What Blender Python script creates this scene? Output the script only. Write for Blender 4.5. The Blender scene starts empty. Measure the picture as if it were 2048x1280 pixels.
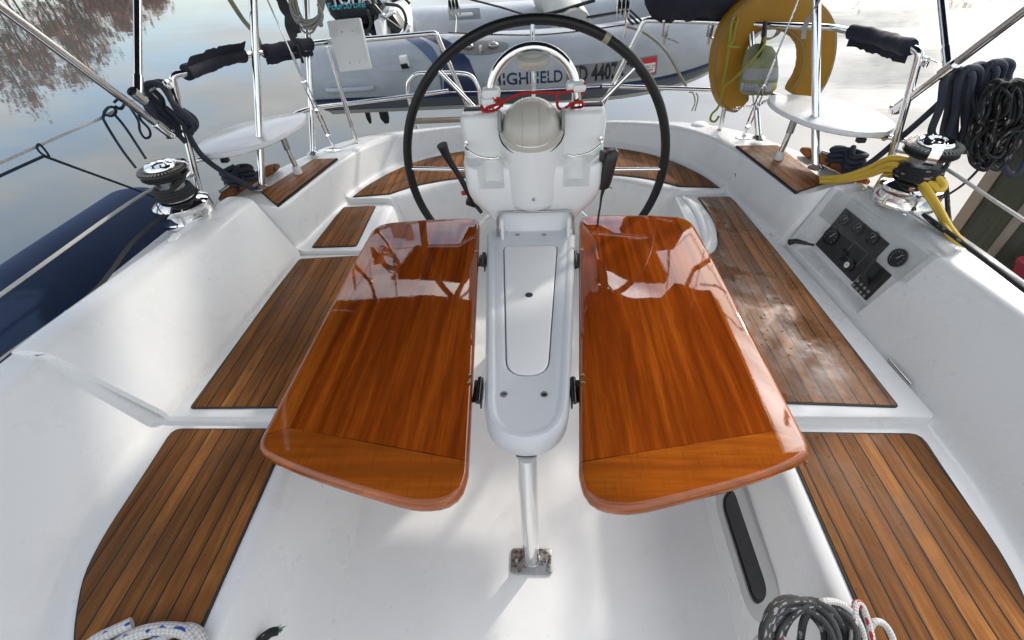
import bpy, bmesh, math, random
import numpy as np
from mathutils import Vector, Matrix
random.seed(7)
R = math.radians
PI = math.pi
C = bpy.context.scene.collection
SC = bpy.context.scene

# ------------------------------------------------------------------ camera, sky, sun
F = 910.0                                   # focal length in photo pixels (2048 wide)
LOC = np.array((0.038, 0.0, 1.53))          # X athwart, Y aft, Z up from the cockpit sole
_p, _y, _r = R(42), R(4.78), R(-3.69)
FWD = np.array((-math.sin(_y)*math.cos(_p), math.cos(_y)*math.cos(_p), -math.sin(_p)))
_r0 = np.array((math.cos(_y), math.sin(_y), 0)); _u0 = np.cross(_r0, FWD)
RIGHT = math.cos(_r)*_r0 + math.sin(_r)*_u0
UP = -math.sin(_r)*_r0 + math.cos(_r)*_u0
cam = bpy.data.cameras.new('camera'); cam_o = bpy.data.objects.new('camera', cam); C.objects.link(cam_o)
cam.sensor_width = 36.0; cam.lens = F/2048*36.0; cam.clip_start = 0.02; cam.clip_end = 2000
M = Matrix((RIGHT, UP, -FWD)).transposed().to_4x4(); M.translation = Vector(LOC); cam_o.matrix_world = M
SC.camera = cam_o

SUN_AZ, SUN_EL = R(38), R(31)               # azimuth from straight aft towards the pilings
SUND = Vector((math.sin(SUN_AZ)*math.cos(SUN_EL), math.cos(SUN_AZ)*math.cos(SUN_EL), math.sin(SUN_EL)))
sl = bpy.data.lights.new('sun', 'SUN'); sl.energy = 2.3; sl.angle = R(2.5); sl.color = (1.0, 0.94, 0.85)
so = bpy.data.objects.new('sun', sl); C.objects.link(so)
so.rotation_euler = SUND.to_track_quat('Z', 'Y').to_euler(); so.location = (6, 8, 8)

SC.view_settings.view_transform = 'Standard'; SC.view_settings.look = 'None'
SC.view_settings.exposure = 0.06; SC.view_settings.gamma = 1.0; SC.view_settings.use_curve_mapping = False
SC.render.engine = 'CYCLES'
SC.cycles.max_bounces = 8; SC.cycles.transparent_max_bounces = 12; SC.cycles.caustics_reflective = False; SC.cycles.caustics_refractive = False
SC.cycles.sample_clamp_indirect = 6.0; SC.cycles.use_denoising = True

def world():
    w = bpy.data.worlds.new('World'); SC.world = w; w.use_nodes = True
    nt = w.node_tree; nt.nodes.clear(); N = nt.nodes.new; L = nt.links.new
    out = N('ShaderNodeOutputWorld'); bg = N('ShaderNodeBackground'); L(bg.outputs[0], out.inputs[0])
    sky = N('ShaderNodeTexSky'); sky.sky_type = 'NISHITA'; sky.sun_disc = False
    sky.sun_elevation = SUN_EL; sky.sun_rotation = SUN_AZ
    sky.air_density = 1.0; sky.dust_density = 1.2
    tc = N('ShaderNodeTexCoord')
    nrm = N('ShaderNodeVectorMath'); nrm.operation = 'NORMALIZE'; L(tc.outputs['Generated'], nrm.inputs[0])
    sep = N('ShaderNodeSeparateXYZ'); L(nrm.outputs[0], sep.inputs[0])
    # project the direction on a cloud deck so that clouds flatten towards the horizon
    zz = N('ShaderNodeMath'); zz.operation = 'MAXIMUM'; L(sep.outputs['Z'], zz.inputs[0]); zz.inputs[1].default_value = 0.0
    za = N('ShaderNodeMath'); za.operation = 'ADD'; L(zz.outputs[0], za.inputs[0]); za.inputs[1].default_value = 0.12
    dv = N('ShaderNodeVectorMath'); dv.operation = 'DIVIDE'; L(nrm.outputs[0], dv.inputs[0])
    cz = N('ShaderNodeCombineXYZ'); [L(za.outputs[0], cz.inputs[i]) for i in range(3)]; L(cz.outputs[0], dv.inputs[1])
    def noise(scale, det, off):
        mp = N('ShaderNodeMapping'); mp.inputs['Location'].default_value = off; L(dv.outputs[0], mp.inputs[0])
        mp.inputs['Scale'].default_value = (1.0, 1.6, 0.2)
        n = N('ShaderNodeTexNoise'); n.inputs['Scale'].default_value = scale; n.inputs['Detail'].default_value = det
        n.inputs['Roughness'].default_value = 0.6; L(mp.outputs[0], n.inputs['Vector']); return n
    n1 = noise(0.75, 7, (3.1, 0.4, 0)); n2 = noise(1.9, 6, (9.2, 1.3, 0))
    ramp = N('ShaderNodeValToRGB'); L(n1.outputs['Fac'], ramp.inputs[0])
    ramp.color_ramp.elements[0].position = 0.41; ramp.color_ramp.elements[1].position = 0.62
    # brightness of the cloud: glows towards the sun
    dt = N('ShaderNodeVectorMath'); dt.operation = 'DOT_PRODUCT'; L(nrm.outputs[0], dt.inputs[0]); dt.inputs[1].default_value = SUND
    mx = N('ShaderNodeMath'); mx.operation = 'MAXIMUM'; L(dt.outputs['Value'], mx.inputs[0]); mx.inputs[1].default_value = 0
    pw = N('ShaderNodeMath'); pw.operation = 'POWER'; L(mx.outputs[0], pw.inputs[0]); pw.inputs[1].default_value = 2.0
    pw2 = N('ShaderNodeMath'); pw2.operation = 'POWER'; L(mx.outputs[0], pw2.inputs[0]); pw2.inputs[1].default_value = 12.0
    mw = N('ShaderNodeMath'); mw.operation = 'MULTIPLY_ADD'; L(pw.outputs[0], mw.inputs[0]); mw.inputs[1].default_value = 2.0; mw.inputs[2].default_value = 0.0
    el = N('ShaderNodeMapRange'); L(sep.outputs['Z'], el.inputs['Value']); [setattr(el.inputs[k], 'default_value', v) for k, v in (('From Min', .275), ('From Max', .58), ('To Min', .08), ('To Max', 2.5))]
    lb = N('ShaderNodeMath'); lb.operation = 'MULTIPLY_ADD'; L(pw2.outputs[0], lb.inputs[0]); lb.inputs[1].default_value = 4.4; L(mw.outputs[0], lb.inputs[2])
    ml = N('ShaderNodeMath'); ml.operation = 'MULTIPLY_ADD'; L(lb.outputs[0], ml.inputs[0]); L(el.outputs[0], ml.inputs[1]); ml.inputs[2].default_value = 1.02
    m2 = N('ShaderNodeMath'); m2.operation = 'MULTIPLY_ADD'; L(n2.outputs['Fac'], m2.inputs[0]); m2.inputs[1].default_value = 0.8; m2.inputs[2].default_value = 0.6
    # clouds opposite the sun are front-lit
    d2 = N('ShaderNodeVectorMath'); d2.operation = 'DOT_PRODUCT'; L(nrm.outputs[0], d2.inputs[0]); d2.inputs[1].default_value = (-0.05, -0.95, 0.30)
    x2 = N('ShaderNodeMath'); x2.operation = 'MAXIMUM'; L(d2.outputs['Value'], x2.inputs[0]); x2.inputs[1].default_value = 0
    ad = N('ShaderNodeMath'); ad.operation = 'MULTIPLY_ADD'; L(x2.outputs[0], ad.inputs[0]); ad.inputs[1].default_value = 0.75; L(ml.outputs[0], ad.inputs[2]); ml = ad
    m3 = N('ShaderNodeMath'); m3.operation = 'MULTIPLY'; L(ml.outputs[0], m3.inputs[0]); L(m2.outputs[0], m3.inputs[1])
    cc = N('ShaderNodeVectorMath'); cc.operation = 'SCALE'; cc.inputs[0].default_value = (1.0, 0.985, 0.955); L(m3.outputs[0], cc.inputs['Scale'])
    ss = N('ShaderNodeVectorMath'); ss.operation = 'SCALE'; L(sky.outputs[0], ss.inputs[0]); ss.inputs['Scale'].default_value = SKY_K
    mix = N('ShaderNodeMix'); mix.data_type = 'RGBA'
    L(ramp.outputs[0], mix.inputs['Factor']); L(ss.outputs[0], mix.inputs[6]); L(cc.outputs[0], mix.inputs[7])
    L(mix.outputs[2], bg.inputs['Color']); bg.inputs['Strength'].default_value = 1.0
SKY_K = 0.26
world()

# ------------------------------------------------------------------ photo pixel -> point at a known height / distance aft / distance athwart
def ray(px, py): return FWD + RIGHT*(px-1024)/F - UP*(py-640)/F
def G(px, py, z): d = ray(px, py); return Vector(LOC + d*(z-LOC[2])/d[2])
def V(px, py, y): d = ray(px, py); return Vector(LOC + d*(y-LOC[1])/d[1])
def X(px, py, x): d = ray(px, py); return Vector(LOC + d*(x-LOC[0])/d[0])
def PL(px, py, p0, n): d = Vector(ray(px, py)); o = Vector(LOC); return o + d*((Vector(p0)-o).dot(n)/d.dot(n))
def lerp(t, pts):
    if t <= pts[0][0]: return pts[0][1]
    for (a, va), (b, vb) in zip(pts, pts[1:]):
        if t <= b: return va + (vb-va)*(t-a)/(b-a)
    return pts[-1][1]

# ------------------------------------------------------------------ helpers
class MB:
    def __init__(s): s.v = []; s.f = []; s.uv = {}; s.mi = []
    def add(s, vs, fs, mi=0, uvs=None):
        o = len(s.v); s.v += [tuple(p) for p in vs]
        for k, f in enumerate(fs):
            if uvs: s.uv[len(s.f)] = uvs[k]
            s.f.append([i+o for i in f]); s.mi.append(mi)
        return s
    def stack(s, rings, cap0=True, cap1=True, closed=True, mi=0):
        n = len(rings[0]); vs = [p for r in rings for p in r]; fs = []
        m = n if closed else n-1
        for i in range(len(rings)-1):
            for j in range(m):
                k = (j+1) % n; fs.append((i*n+j, i*n+k, (i+1)*n+k, (i+1)*n+j))
        if cap0: fs.append(tuple(reversed(range(n))))
        if cap1: fs.append(tuple((len(rings)-1)*n+j for j in range(n)))
        return s.add(vs, fs, mi)
    def prism(s, outline, z0, z1, bev=0.0, mi=0):
        o = outline
        if bev:
            rg = [[(x, y, z0) for x, y in offset(o, -bev*0.6)], [(x, y, z0+bev*0.6) for x, y in o], [(x, y, z1-bev) for x, y in o],
                  [(x, y, z1-bev*0.3) for x, y in offset(o, -bev*0.3)], [(x, y, z1) for x, y in offset(o, -bev)]]
        else: rg = [[(x, y, z0) for x, y in o], [(x, y, z1) for x, y in o]]
        return s.stack(rg, mi=mi)
    def tube(s, path, r, n=10, closed=False, cap=True, mi=0):
        P = [Vector(p) for p in path]; m = len(P)
        rr = r if callable(r) else (lambda t: r)
        T = []
        for i in range(m):
            a = P[(i-1) % m] if (closed or i > 0) else P[i]; b = P[(i+1) % m] if (closed or i < m-1) else P[i]
            t = b-a; T.append(t.normalized() if t.length > 1e-9 else Vector((0, 0, 1)))
        ref = Vector((0, 0, 1)) if abs(T[0].z) < 0.9 else Vector((1, 0, 0))
        u = (ref - T[0]*ref.dot(T[0])).normalized(); vs = []; ln = 0; lens = []
        for i in range(m):
            if i: ln += (P[i]-P[i-1]).length
            lens.append(ln)
            u = u - T[i]*u.dot(T[i]); u.normalize(); w = T[i].cross(u); q = rr(i/(m-1))
            for j in range(n):
                a = 2*PI*j/n; vs.append(P[i] + u*math.cos(a)*q + w*math.sin(a)*q)
        fs = []; uvs = []
        for i in range(m if closed else m-1):
            for j in range(n):
                k = (j+1) % n; i2 = (i+1) % m; fs.append((i*n+j, i*n+k, i2*n+k, i2*n+j))
                l1 = lens[i+1] if i+1 < m else ln + (P[0]-P[-1]).length
                uvs.append(((j/n, lens[i]), ((j+1)/n, lens[i]), ((j+1)/n, l1), (j/n, l1)))
        if not closed and cap:
            fs.append(tuple(reversed(range(n)))); uvs.append(((0, 0),)*n)
            fs.append(tuple((m-1)*n+j for j in range(n))); uvs.append(((0, 0),)*n)
        return s.add(vs, fs, mi, uvs)
    def lathe(s, prof, c, axis=(0, 0, 1), n=32, mi=0, cap=True):
        ax = Vector(axis).normalized(); ref = Vector((1, 0, 0)) if abs(ax.x) < 0.9 else Vector((0, 1, 0))
        u = (ref-ax*ref.dot(ax)).normalized(); w = ax.cross(u); c = Vector(c)
        rings = [[c + ax*h + (u*math.cos(2*PI*j/n) + w*math.sin(2*PI*j/n))*max(r, 1e-5) for j in range(n)] for r, h in prof]
        return s.stack(rings, cap, cap, mi=mi)
    def box(s, c, size, rot=None, bev=0.0, mi=0):
        bm = bmesh.new(); bmesh.ops.create_cube(bm, size=1.0)
        for v in bm.verts: v.co = Vector((v.co.x*size[0], v.co.y*size[1], v.co.z*size[2]))
        if bev: bmesh.ops.bevel(bm, geom=list(bm.edges), offset=bev, segments=2, affect='EDGES', profile=0.5)
        m = Matrix.Translation(Vector(c)) @ (rot.to_4x4() if rot else Matrix.Identity(4))
        bm.verts.index_update()
        s.add([m @ v.co for v in bm.verts], [[v.index for v in f.verts] for f in bm.faces], mi); bm.free(); return s
    def ball(s, c, rad, n=16, rot=None, mi=0):
        c = Vector(c); rx, ry, rz = rad if hasattr(rad, '__len__') else (rad,)*3; rings = []
        for i in range(n//2+1):
            a = -PI/2 + PI*i/(n//2); rg = []
            for j in range(n):
                b = 2*PI*j/n; p = Vector((rx*max(math.cos(a), 1e-4)*math.cos(b), ry*max(math.cos(a), 1e-4)*math.sin(b), rz*math.sin(a)))
                rg.append(c + (rot @ p if rot else p))
            rings.append(rg)
        return s.stack(rings, mi=mi)

def offset(o, d):                            # move an outline inwards (d<0) or outwards (d>0); o runs counter-clockwise
    n = len(o); A = sum(o[i][0]*o[(i+1) % n][1]-o[(i+1) % n][0]*o[i][1] for i in range(n)); sg = 1 if A > 0 else -1; res = []
    for i in range(n):
        a, b, c = Vector(o[i-1][:2]), Vector(o[i][:2]), Vector(o[(i+1) % n][:2])
        e1 = (b-a); e2 = (c-b)
        n1 = Vector((e1.y, -e1.x)).normalized()*sg if e1.length > 1e-9 else Vector((0, 0)); n2 = Vector((e2.y, -e2.x)).normalized()*sg if e2.length > 1e-9 else n1
        m = n1+n2
        if m.length < 1e-6: m = n1
        m.normalize(); k = max(m.dot(n1), 0.5); q = b+m*(d/k); res.append((q.x, q.y))
    return res
def rounded(pts, rad, seg=6):                # 2-D outline with rounded corners
    n = len(pts); out = []
    rr = rad if hasattr(rad, '__len__') else [rad]*n
    for i in range(n):
        a, b, c = Vector(pts[i-1]), Vector(pts[i]), Vector(pts[(i+1) % n])
        r = min(rr[i], (a-b).length*0.49, (c-b).length*0.49)
        p1 = b+(a-b).normalized()*r; p2 = b+(c-b).normalized()*r
        for k in range(seg+1):
            t = k/seg; q = p1*(1-t)**2 + b*2*t*(1-t) + p2*t*t; out.append((q.x, q.y))
    return out
def fillet3(pts, rad, seg=4):                # open 3-D polyline with rounded corners, constant point count
    P = [Vector(p) for p in pts]; out = [P[0]]
    for i in range(1, len(P)-1):
        a, b, c = P[i-1], P[i], P[i+1]; r = min(rad[i-1], (a-b).length*0.49, (c-b).length*0.49)
        p1 = b+(a-b).normalized()*r; p2 = b+(c-b).normalized()*r
        for k in range(seg+1):
            t = k/seg; out.append(p1*(1-t)**2 + b*2*t*(1-t) + p2*t*t)
    out.append(P[-1]); return out
def bend(pts, r, seg=6):                     # tube path with bent corners
    return fillet3(pts, [r]*(len(pts)-2), seg)
def smooth(pts, n=8, closed=False):          # Catmull-Rom
    P = [Vector(p) for p in pts]; m = len(P); out = []
    for i in range(m if closed else m-1):
        g = lambda k: P[k % m] if closed else P[min(max(k, 0), m-1)]
        p0, p1, p2, p3 = g(i-1), g(i), g(i+1), g(i+2)
        for k in range(n):
            t = k/n; out.append(0.5*((2*p1)+(p2-p0)*t+(2*p0-5*p1+4*p2-p3)*t*t+(3*p1-p0-3*p2+p3)*t**3))
    if not closed: out.append(P[-1])
    return out
def resample(o, n, closed=True):
    P = [Vector(p) for p in o] + ([Vector(o[0])] if closed else [])
    d = [0]
    for a, b in zip(P, P[1:]): d.append(d[-1]+(b-a).length)
    out = []; k = 0
    for i in range(n):
        t = d[-1]*i/(n if closed else n-1)
        while k < len(P)-2 and d[k+1] < t: k += 1
        s = (t-d[k])/max(d[k+1]-d[k], 1e-9); out.append(tuple(P[k]+(P[k+1]-P[k])*s))
    return out

ROOT = {}
def thing(name, label, cat, loc=(0, 0, 0), group=None):
    o = bpy.data.objects.new(name, None); C.objects.link(o); o.location = loc; o.empty_display_size = 0.1
    o['label'] = label; o['category'] = cat
    if group: o['group'] = group
    ROOT[o.name] = Vector(loc); return o
def obj(name, mb, mats, parent=None, sharp=40, flip=False):
    me = bpy.data.meshes.new(name); me.from_pydata(mb.v, [], mb.f); me.update()
    mats = mats if isinstance(mats, (list, tuple)) else [mats]
    for m in mats: me.materials.append(m)
    me.polygons.foreach_set('material_index', mb.mi)
    if mb.uv:
        ul = me.uv_layers.new(name='uv')
        for p in me.polygons:
            u = mb.uv.get(p.index)
            if u:
                for k, li in enumerate(p.loop_indices): ul.data[li].uv = u[k]
    bm = bmesh.new(); bm.from_mesh(me); bmesh.ops.recalc_face_normals(bm, faces=bm.faces); bm.to_mesh(me); bm.free()
    me.polygons.foreach_set('use_smooth', [len(p.vertices) < 9 for p in me.polygons]); me.set_sharp_from_angle(angle=R(sharp)); me.update()
    o = bpy.data.objects.new(name, me); C.objects.link(o)
    if parent is not None:
        o.parent = parent
        if parent.name in ROOT: o.matrix_parent_inverse = Matrix.Translation(-ROOT[parent.name])
    return o
def single(name, mb, mats, label, cat, group=None, kind=None, sharp=40):
    o = obj(name, mb, mats, None, sharp); o['label'] = label
    if kind: o['kind'] = kind
    if kind != 'structure': o['category'] = cat
    if group: o['group'] = group
    return o
def text_mesh(body, size, fn, depth=0.0, mb=None, mi=0, align='CENTER', squeeze=1.0, bold=0.0):
    cu = bpy.data.curves.new('lettering', 'FONT'); cu.body = body; cu.size = size; cu.align_x = align; cu.align_y = 'CENTER'; cu.offset = bold; cu.resolution_u = 3
    to = bpy.data.objects.new('lettering', cu); C.objects.link(to); bpy.context.view_layer.update()
    me = bpy.data.meshes.new_from_object(to.evaluated_get(bpy.context.evaluated_depsgraph_get()))
    mb = mb or MB(); mb.add([fn(v.co.x*squeeze, v.co.y, v.co.z) for v in me.vertices], [list(p.vertices) for p in me.polygons], mi)
    bpy.data.objects.remove(to); bpy.data.meshes.remove(me); bpy.data.curves.remove(cu); return mb

# ------------------------------------------------------------------ materials
def mat(name, col=(0.5, 0.5, 0.5), rough=0.5, metal=0.0, **kw):
    m = bpy.data.materials.new(name); m.use_nodes = True; b = m.node_tree.nodes['Principled BSDF']
    b.inputs['Base Color'].default_value = (*col, 1); b.inputs['Roughness'].default_value = rough; b.inputs['Metallic'].default_value = metal
    for k, v in kw.items(): b.inputs[k.replace('_', ' ')].default_value = v
    return m
class NT:
    def __init__(s, m): s.t = m.node_tree; s.b = s.t.nodes['Principled BSDF']
    def n(s, typ, **kw):
        x = s.t.nodes.new('ShaderNode'+typ)
        for k, v in kw.items(): setattr(x, k, v)
        return x
    def l(s, a, b): s.t.links.new(a, b)
    def coord(s, scale=(1, 1, 1), kind='Object', loc=(0, 0, 0), rot=(0, 0, 0)):
        tc = s.n('TexCoord'); mp = s.n('Mapping'); s.l(tc.outputs[kind], mp.inputs[0])
        mp.inputs['Scale'].default_value = scale; mp.inputs['Location'].default_value = loc; mp.inputs['Rotation'].default_value = rot; return mp.outputs[0]
    def noise(s, vec, scale, detail=3, rough=0.55, dist=0.0):
        x = s.n('TexNoise'); s.l(vec, x.inputs['Vector']); x.inputs['Scale'].default_value = scale; x.inputs['Detail'].default_value = detail
        x.inputs['Roughness'].default_value = rough; x.inputs['Distortion'].default_value = dist; return x.outputs['Fac']
    def vor(s, vec, scale, feature='F1', out='Distance'):
        x = s.n('TexVoronoi'); x.feature = feature; s.l(vec, x.inputs['Vector']); x.inputs['Scale'].default_value = scale; return x.outputs[out]
    def math(s, op, a, b=0.0, c=None):
        x = s.n('Math'); x.operation = op
        for i, q in enumerate((a, b, c)):
            if q is None: continue
            if isinstance(q, (int, float)): x.inputs[i].default_value = q
            else: s.l(q, x.inputs[i])
        return x.outputs[0]
    def map(s, v, a, b, c=0.0, d=1.0):
        x = s.n('MapRange'); s.l(v, x.inputs['Value']); [setattr(x.inputs[k], 'default_value', q) for k, q in zip(('From Min', 'From Max', 'To Min', 'To Max'), (a, b, c, d))]; return x.outputs[0]
    def ramp(s, v, stops):
        x = s.n('ValToRGB'); s.l(v, x.inputs[0]); e = x.color_ramp.elements
        while len(e) < len(stops): e.new(0.5)
        for k, (p, c) in enumerate(stops): e[k].position = p; e[k].color = (*c, 1)
        return x.outputs[0]
    def mix(s, f, a, b, mode='MIX'):
        x = s.n('Mix'); x.data_type = 'RGBA'; x.blend_type = mode
        for k, q in ((0, f), (6, a), (7, b)):
            if isinstance(q, (int, float)): x.inputs[k].default_value = q
            elif isinstance(q, tuple): x.inputs[k].default_value = (*q, 1)
            else: s.l(q, x.inputs[k])
        return x.outputs[2]
    def bump(s, h, strength=0.3, dist=0.002, prev=None):
        x = s.n('Bump'); s.l(h, x.inputs['Height']); x.inputs['Strength'].default_value = strength; x.inputs['Distance'].default_value = dist
        if prev is not None: s.l(prev, x.inputs['Normal'])
        return x.outputs[0]
    def sep(s, vec): x = s.n('SeparateXYZ'); s.l(vec, x.inputs[0]); return x.outputs
    def set(s, k, v): s.l(v, s.b.inputs[k])
    def drops(s, scale=55, size=0.28, amount=0.5):           # beads of water: little domes of uneven size, in patches
        c = s.coord(); cell = s.vor(c, scale); x = s.n('TexVoronoi'); s.l(c, x.inputs['Vector']); x.inputs['Scale'].default_value = scale
        rnd = s.sep(x.outputs['Color'])[0]
        rad = s.math('MULTIPLY', s.math('GREATER_THAN', rnd, 1-amount), s.math('MULTIPLY', rnd, size))
        patch = s.map(s.noise(c, 3.0, 3), 0.42, 0.60); rad = s.math('MULTIPLY', rad, patch)
        q = s.math('DIVIDE', cell, s.math('MAXIMUM', rad, 0.001)); dome = s.math('MAXIMUM', s.math('SUBTRACT', 1.0, s.math('MULTIPLY', q, q)), 0.0)
        return s.math('POWER', dome, 0.5)

def m_gelcoat(name='white_gelcoat', col=(0.76, 0.765, 0.755), rough=0.28, drops=True, k=1.0):
    m = mat(name, col, rough, Coat_Weight=0.25, Coat_Roughness=0.12); t = NT(m); c = t.coord()
    d = t.noise(c, 2.2, 5); t.set('Base Color', t.mix(t.map(d, 0.3, 0.75), tuple(x*0.975 for x in col), col))
    sp = t.vor(c, 17); bc = t.b.inputs['Base Color'].links[0].from_socket; bc = t.mix(t.math('MULTIPLY', t.math('LESS_THAN', sp, .014), .4), bc, (.22, .2, .17)); sf = t.noise(t.coord((1, .25, 1), loc=(1, 5, 2)), 20, 6, .8); bc = t.mix(t.map(sf, .66, .82, 0, .08), bc, (.50, .48, .44)); t.set('Base Color', bc)
    f = t.noise(c, 9, 4); t.set('Roughness', t.map(f, 0.3, 0.7, rough-0.03, rough+0.05))
    n = t.bump(t.noise(c, 420, 2), 0.08, 0.0006)
    if drops:
        n = t.bump(t.drops(110, 0.34, 0.6), 0.5*k, 0.0016, n); n = t.bump(t.drops(70, 0.30, 0.10), 0.5*k, 0.0024, n)
    t.set('Normal', n); return m
GEL = m_gelcoat()
GELS = m_gelcoat('smooth_gelcoat', (0.77, 0.775, 0.765), 0.22, False)
def m_sole():
    m = mat('nonskid_gelcoat', (0.70, 0.70, 0.685), 0.5); t = NT(m); c = t.coord(); s = t.sep(c)
    w = t.math('SINE', t.math('MULTIPLY', s[1], 2*PI/0.0062)); x = t.math('ABSOLUTE', s[0])
    inside = t.math('LESS_THAN', x, 0.50)
    h = t.math('MULTIPLY', w, inside)
    big = t.noise(c, 3.0, 5, 0.65); col = t.mix(t.map(big, 0.35, 0.72), (0.78, 0.78, 0.765), (0.86, 0.86, 0.85))
    st = t.noise(c, 38, 4, 0.7); col = t.mix(t.map(st, 0.66, 0.80), col, (0.52, 0.50, 0.46))
    sc = t.noise(t.coord((1, .4, 1), loc=(4, 2, 0)), 14, 6, .75); col = t.mix(t.map(sc, .60, .78, 0, .35), col, (0.50, 0.48, 0.43)); dt = t.vor(t.coord(), 26); col = t.mix(t.math('MULTIPLY', t.math('LESS_THAN', dt, .035), .6), col, (0.25, 0.23, 0.19))
    col = t.mix(t.math('MULTIPLY', t.map(h, -1, 1), 0.025), col, (0.42, 0.42, 0.41)); t.set('Base Color', col)
    t.set('Normal', t.bump(h, 0.07, 0.0008)); return m
SOLE = m_sole()
def m_teak(name='teak_planks', w=0.0415, tint=1.0, off=0.0, wet=0.5, shear=0.0, film=False):
    m = mat(name, (0.25, 0.13, 0.06), 0.5, Coat_Weight=0.0, Specular_IOR_Level=0.5 if film else 0.14); t = NT(m); c = t.coord(); s = t.sep(c)
    wob = t.math('MULTIPLY', t.math('SUBTRACT', t.noise(t.coord((1, 5, 1)), 3, 2), 0.5), 0.004)
    u = t.math('DIVIDE', t.math('ADD', t.math('ADD', t.math('ADD', s[0], t.math('MULTIPLY', s[1], shear)), 7.0+off), wob), w); idx = t.math('FLOOR', u); fr = t.math('SUBTRACT', u, idx)
    edge = t.math('MINIMUM', fr, t.math('SUBTRACT', 1.0, fr)); seam = t.math('LESS_THAN', edge, 0.046)
    wn = t.n('TexWhiteNoise'); wn.noise_dimensions = '1D'; t.l(idx, wn.inputs['W'])
    cb = t.n('CombineXYZ'); t.l(t.math('MULTIPLY', s[0], 1.0), cb.inputs[0]); t.l(t.math('MULTIPLY', s[1], 0.055), cb.inputs[1]); t.l(t.math('MULTIPLY', idx, 1.37), cb.inputs[2])
    g1 = t.noise(cb.outputs[0], 120, 5, 0.7, 0.4); g2 = t.noise(cb.outputs[0], 28, 3, 0.6, 0.8)
    k = tint
    base = t.ramp(g2, [(0.25, (0.15*k, 0.058*k, 0.018*k)), (0.5, (0.33*k, 0.124*k, 0.030*k)), (0.78, (0.48*k, 0.205*k, 0.056*k))])
    base = t.mix(t.map(g1, 0.35, 0.62, 0.55, 0.0), base, (0.105*k, 0.047*k, 0.018*k))
    tone = t.map(wn.outputs['Value'], 0, 1, 0.62, 1.16); vm = t.n('VectorMath'); vm.operation = 'SCALE'; t.l(base, vm.inputs[0]); t.l(tone, vm.inputs['Scale'])
    pat = t.noise(c, 5.5, 4, 0.65); wetm = t.map(pat, 0.40, 0.62)
    col = t.mix(t.math('MULTIPLY', wetm, 0.42), vm.outputs[0], (0.10*k, 0.045*k, 0.016*k))
    speck = t.vor(t.coord((1, 0.35, 1)), 42); col = t.mix(t.math('MULTIPLY', t.math('LESS_THAN', speck, 0.045), 0.7), col, (0.05, 0.025, 0.01))
    col = t.mix(seam, col, (0.022, 0.024, 0.025)); t.set('Base Color', col)
    dr = t.drops(48, 0.38, 0.5)
    t.set('Roughness', t.math('MAXIMUM', t.math('SUBTRACT', t.map(wetm, 0, 1, 0.60 if film else 0.66, 0.10 if film else 0.34), t.math('MULTIPLY', dr, 0.5)), 0.05))
    n = t.bump(g1, 0.45, 0.0012); n = t.bump(t.math('SUBTRACT', 1.0, seam), 0.7, 0.0016, n); n = t.bump(t.noise(c, 24, 3), 0.22, 0.006, n); n = t.bump(dr, 0.7*wet+0.2, 0.003, n)
    t.set('Normal', n); return m
TEAK = m_teak(tint=0.9); TEAKW = m_teak('wet_teak_planks', wet=1.3, film=True)
TEAKD = m_teak('dry_teak_planks', 0.034, 1.12, 0.0, 0.1)
TEAKL = m_teak('dry_teak_planks', 0.036, 1.55, 0.0, 0.1, -0.19); TEAKR = m_teak('dry_teak_planks', 0.036, 1.35, 0.0, 0.1, 0.17)
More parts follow.
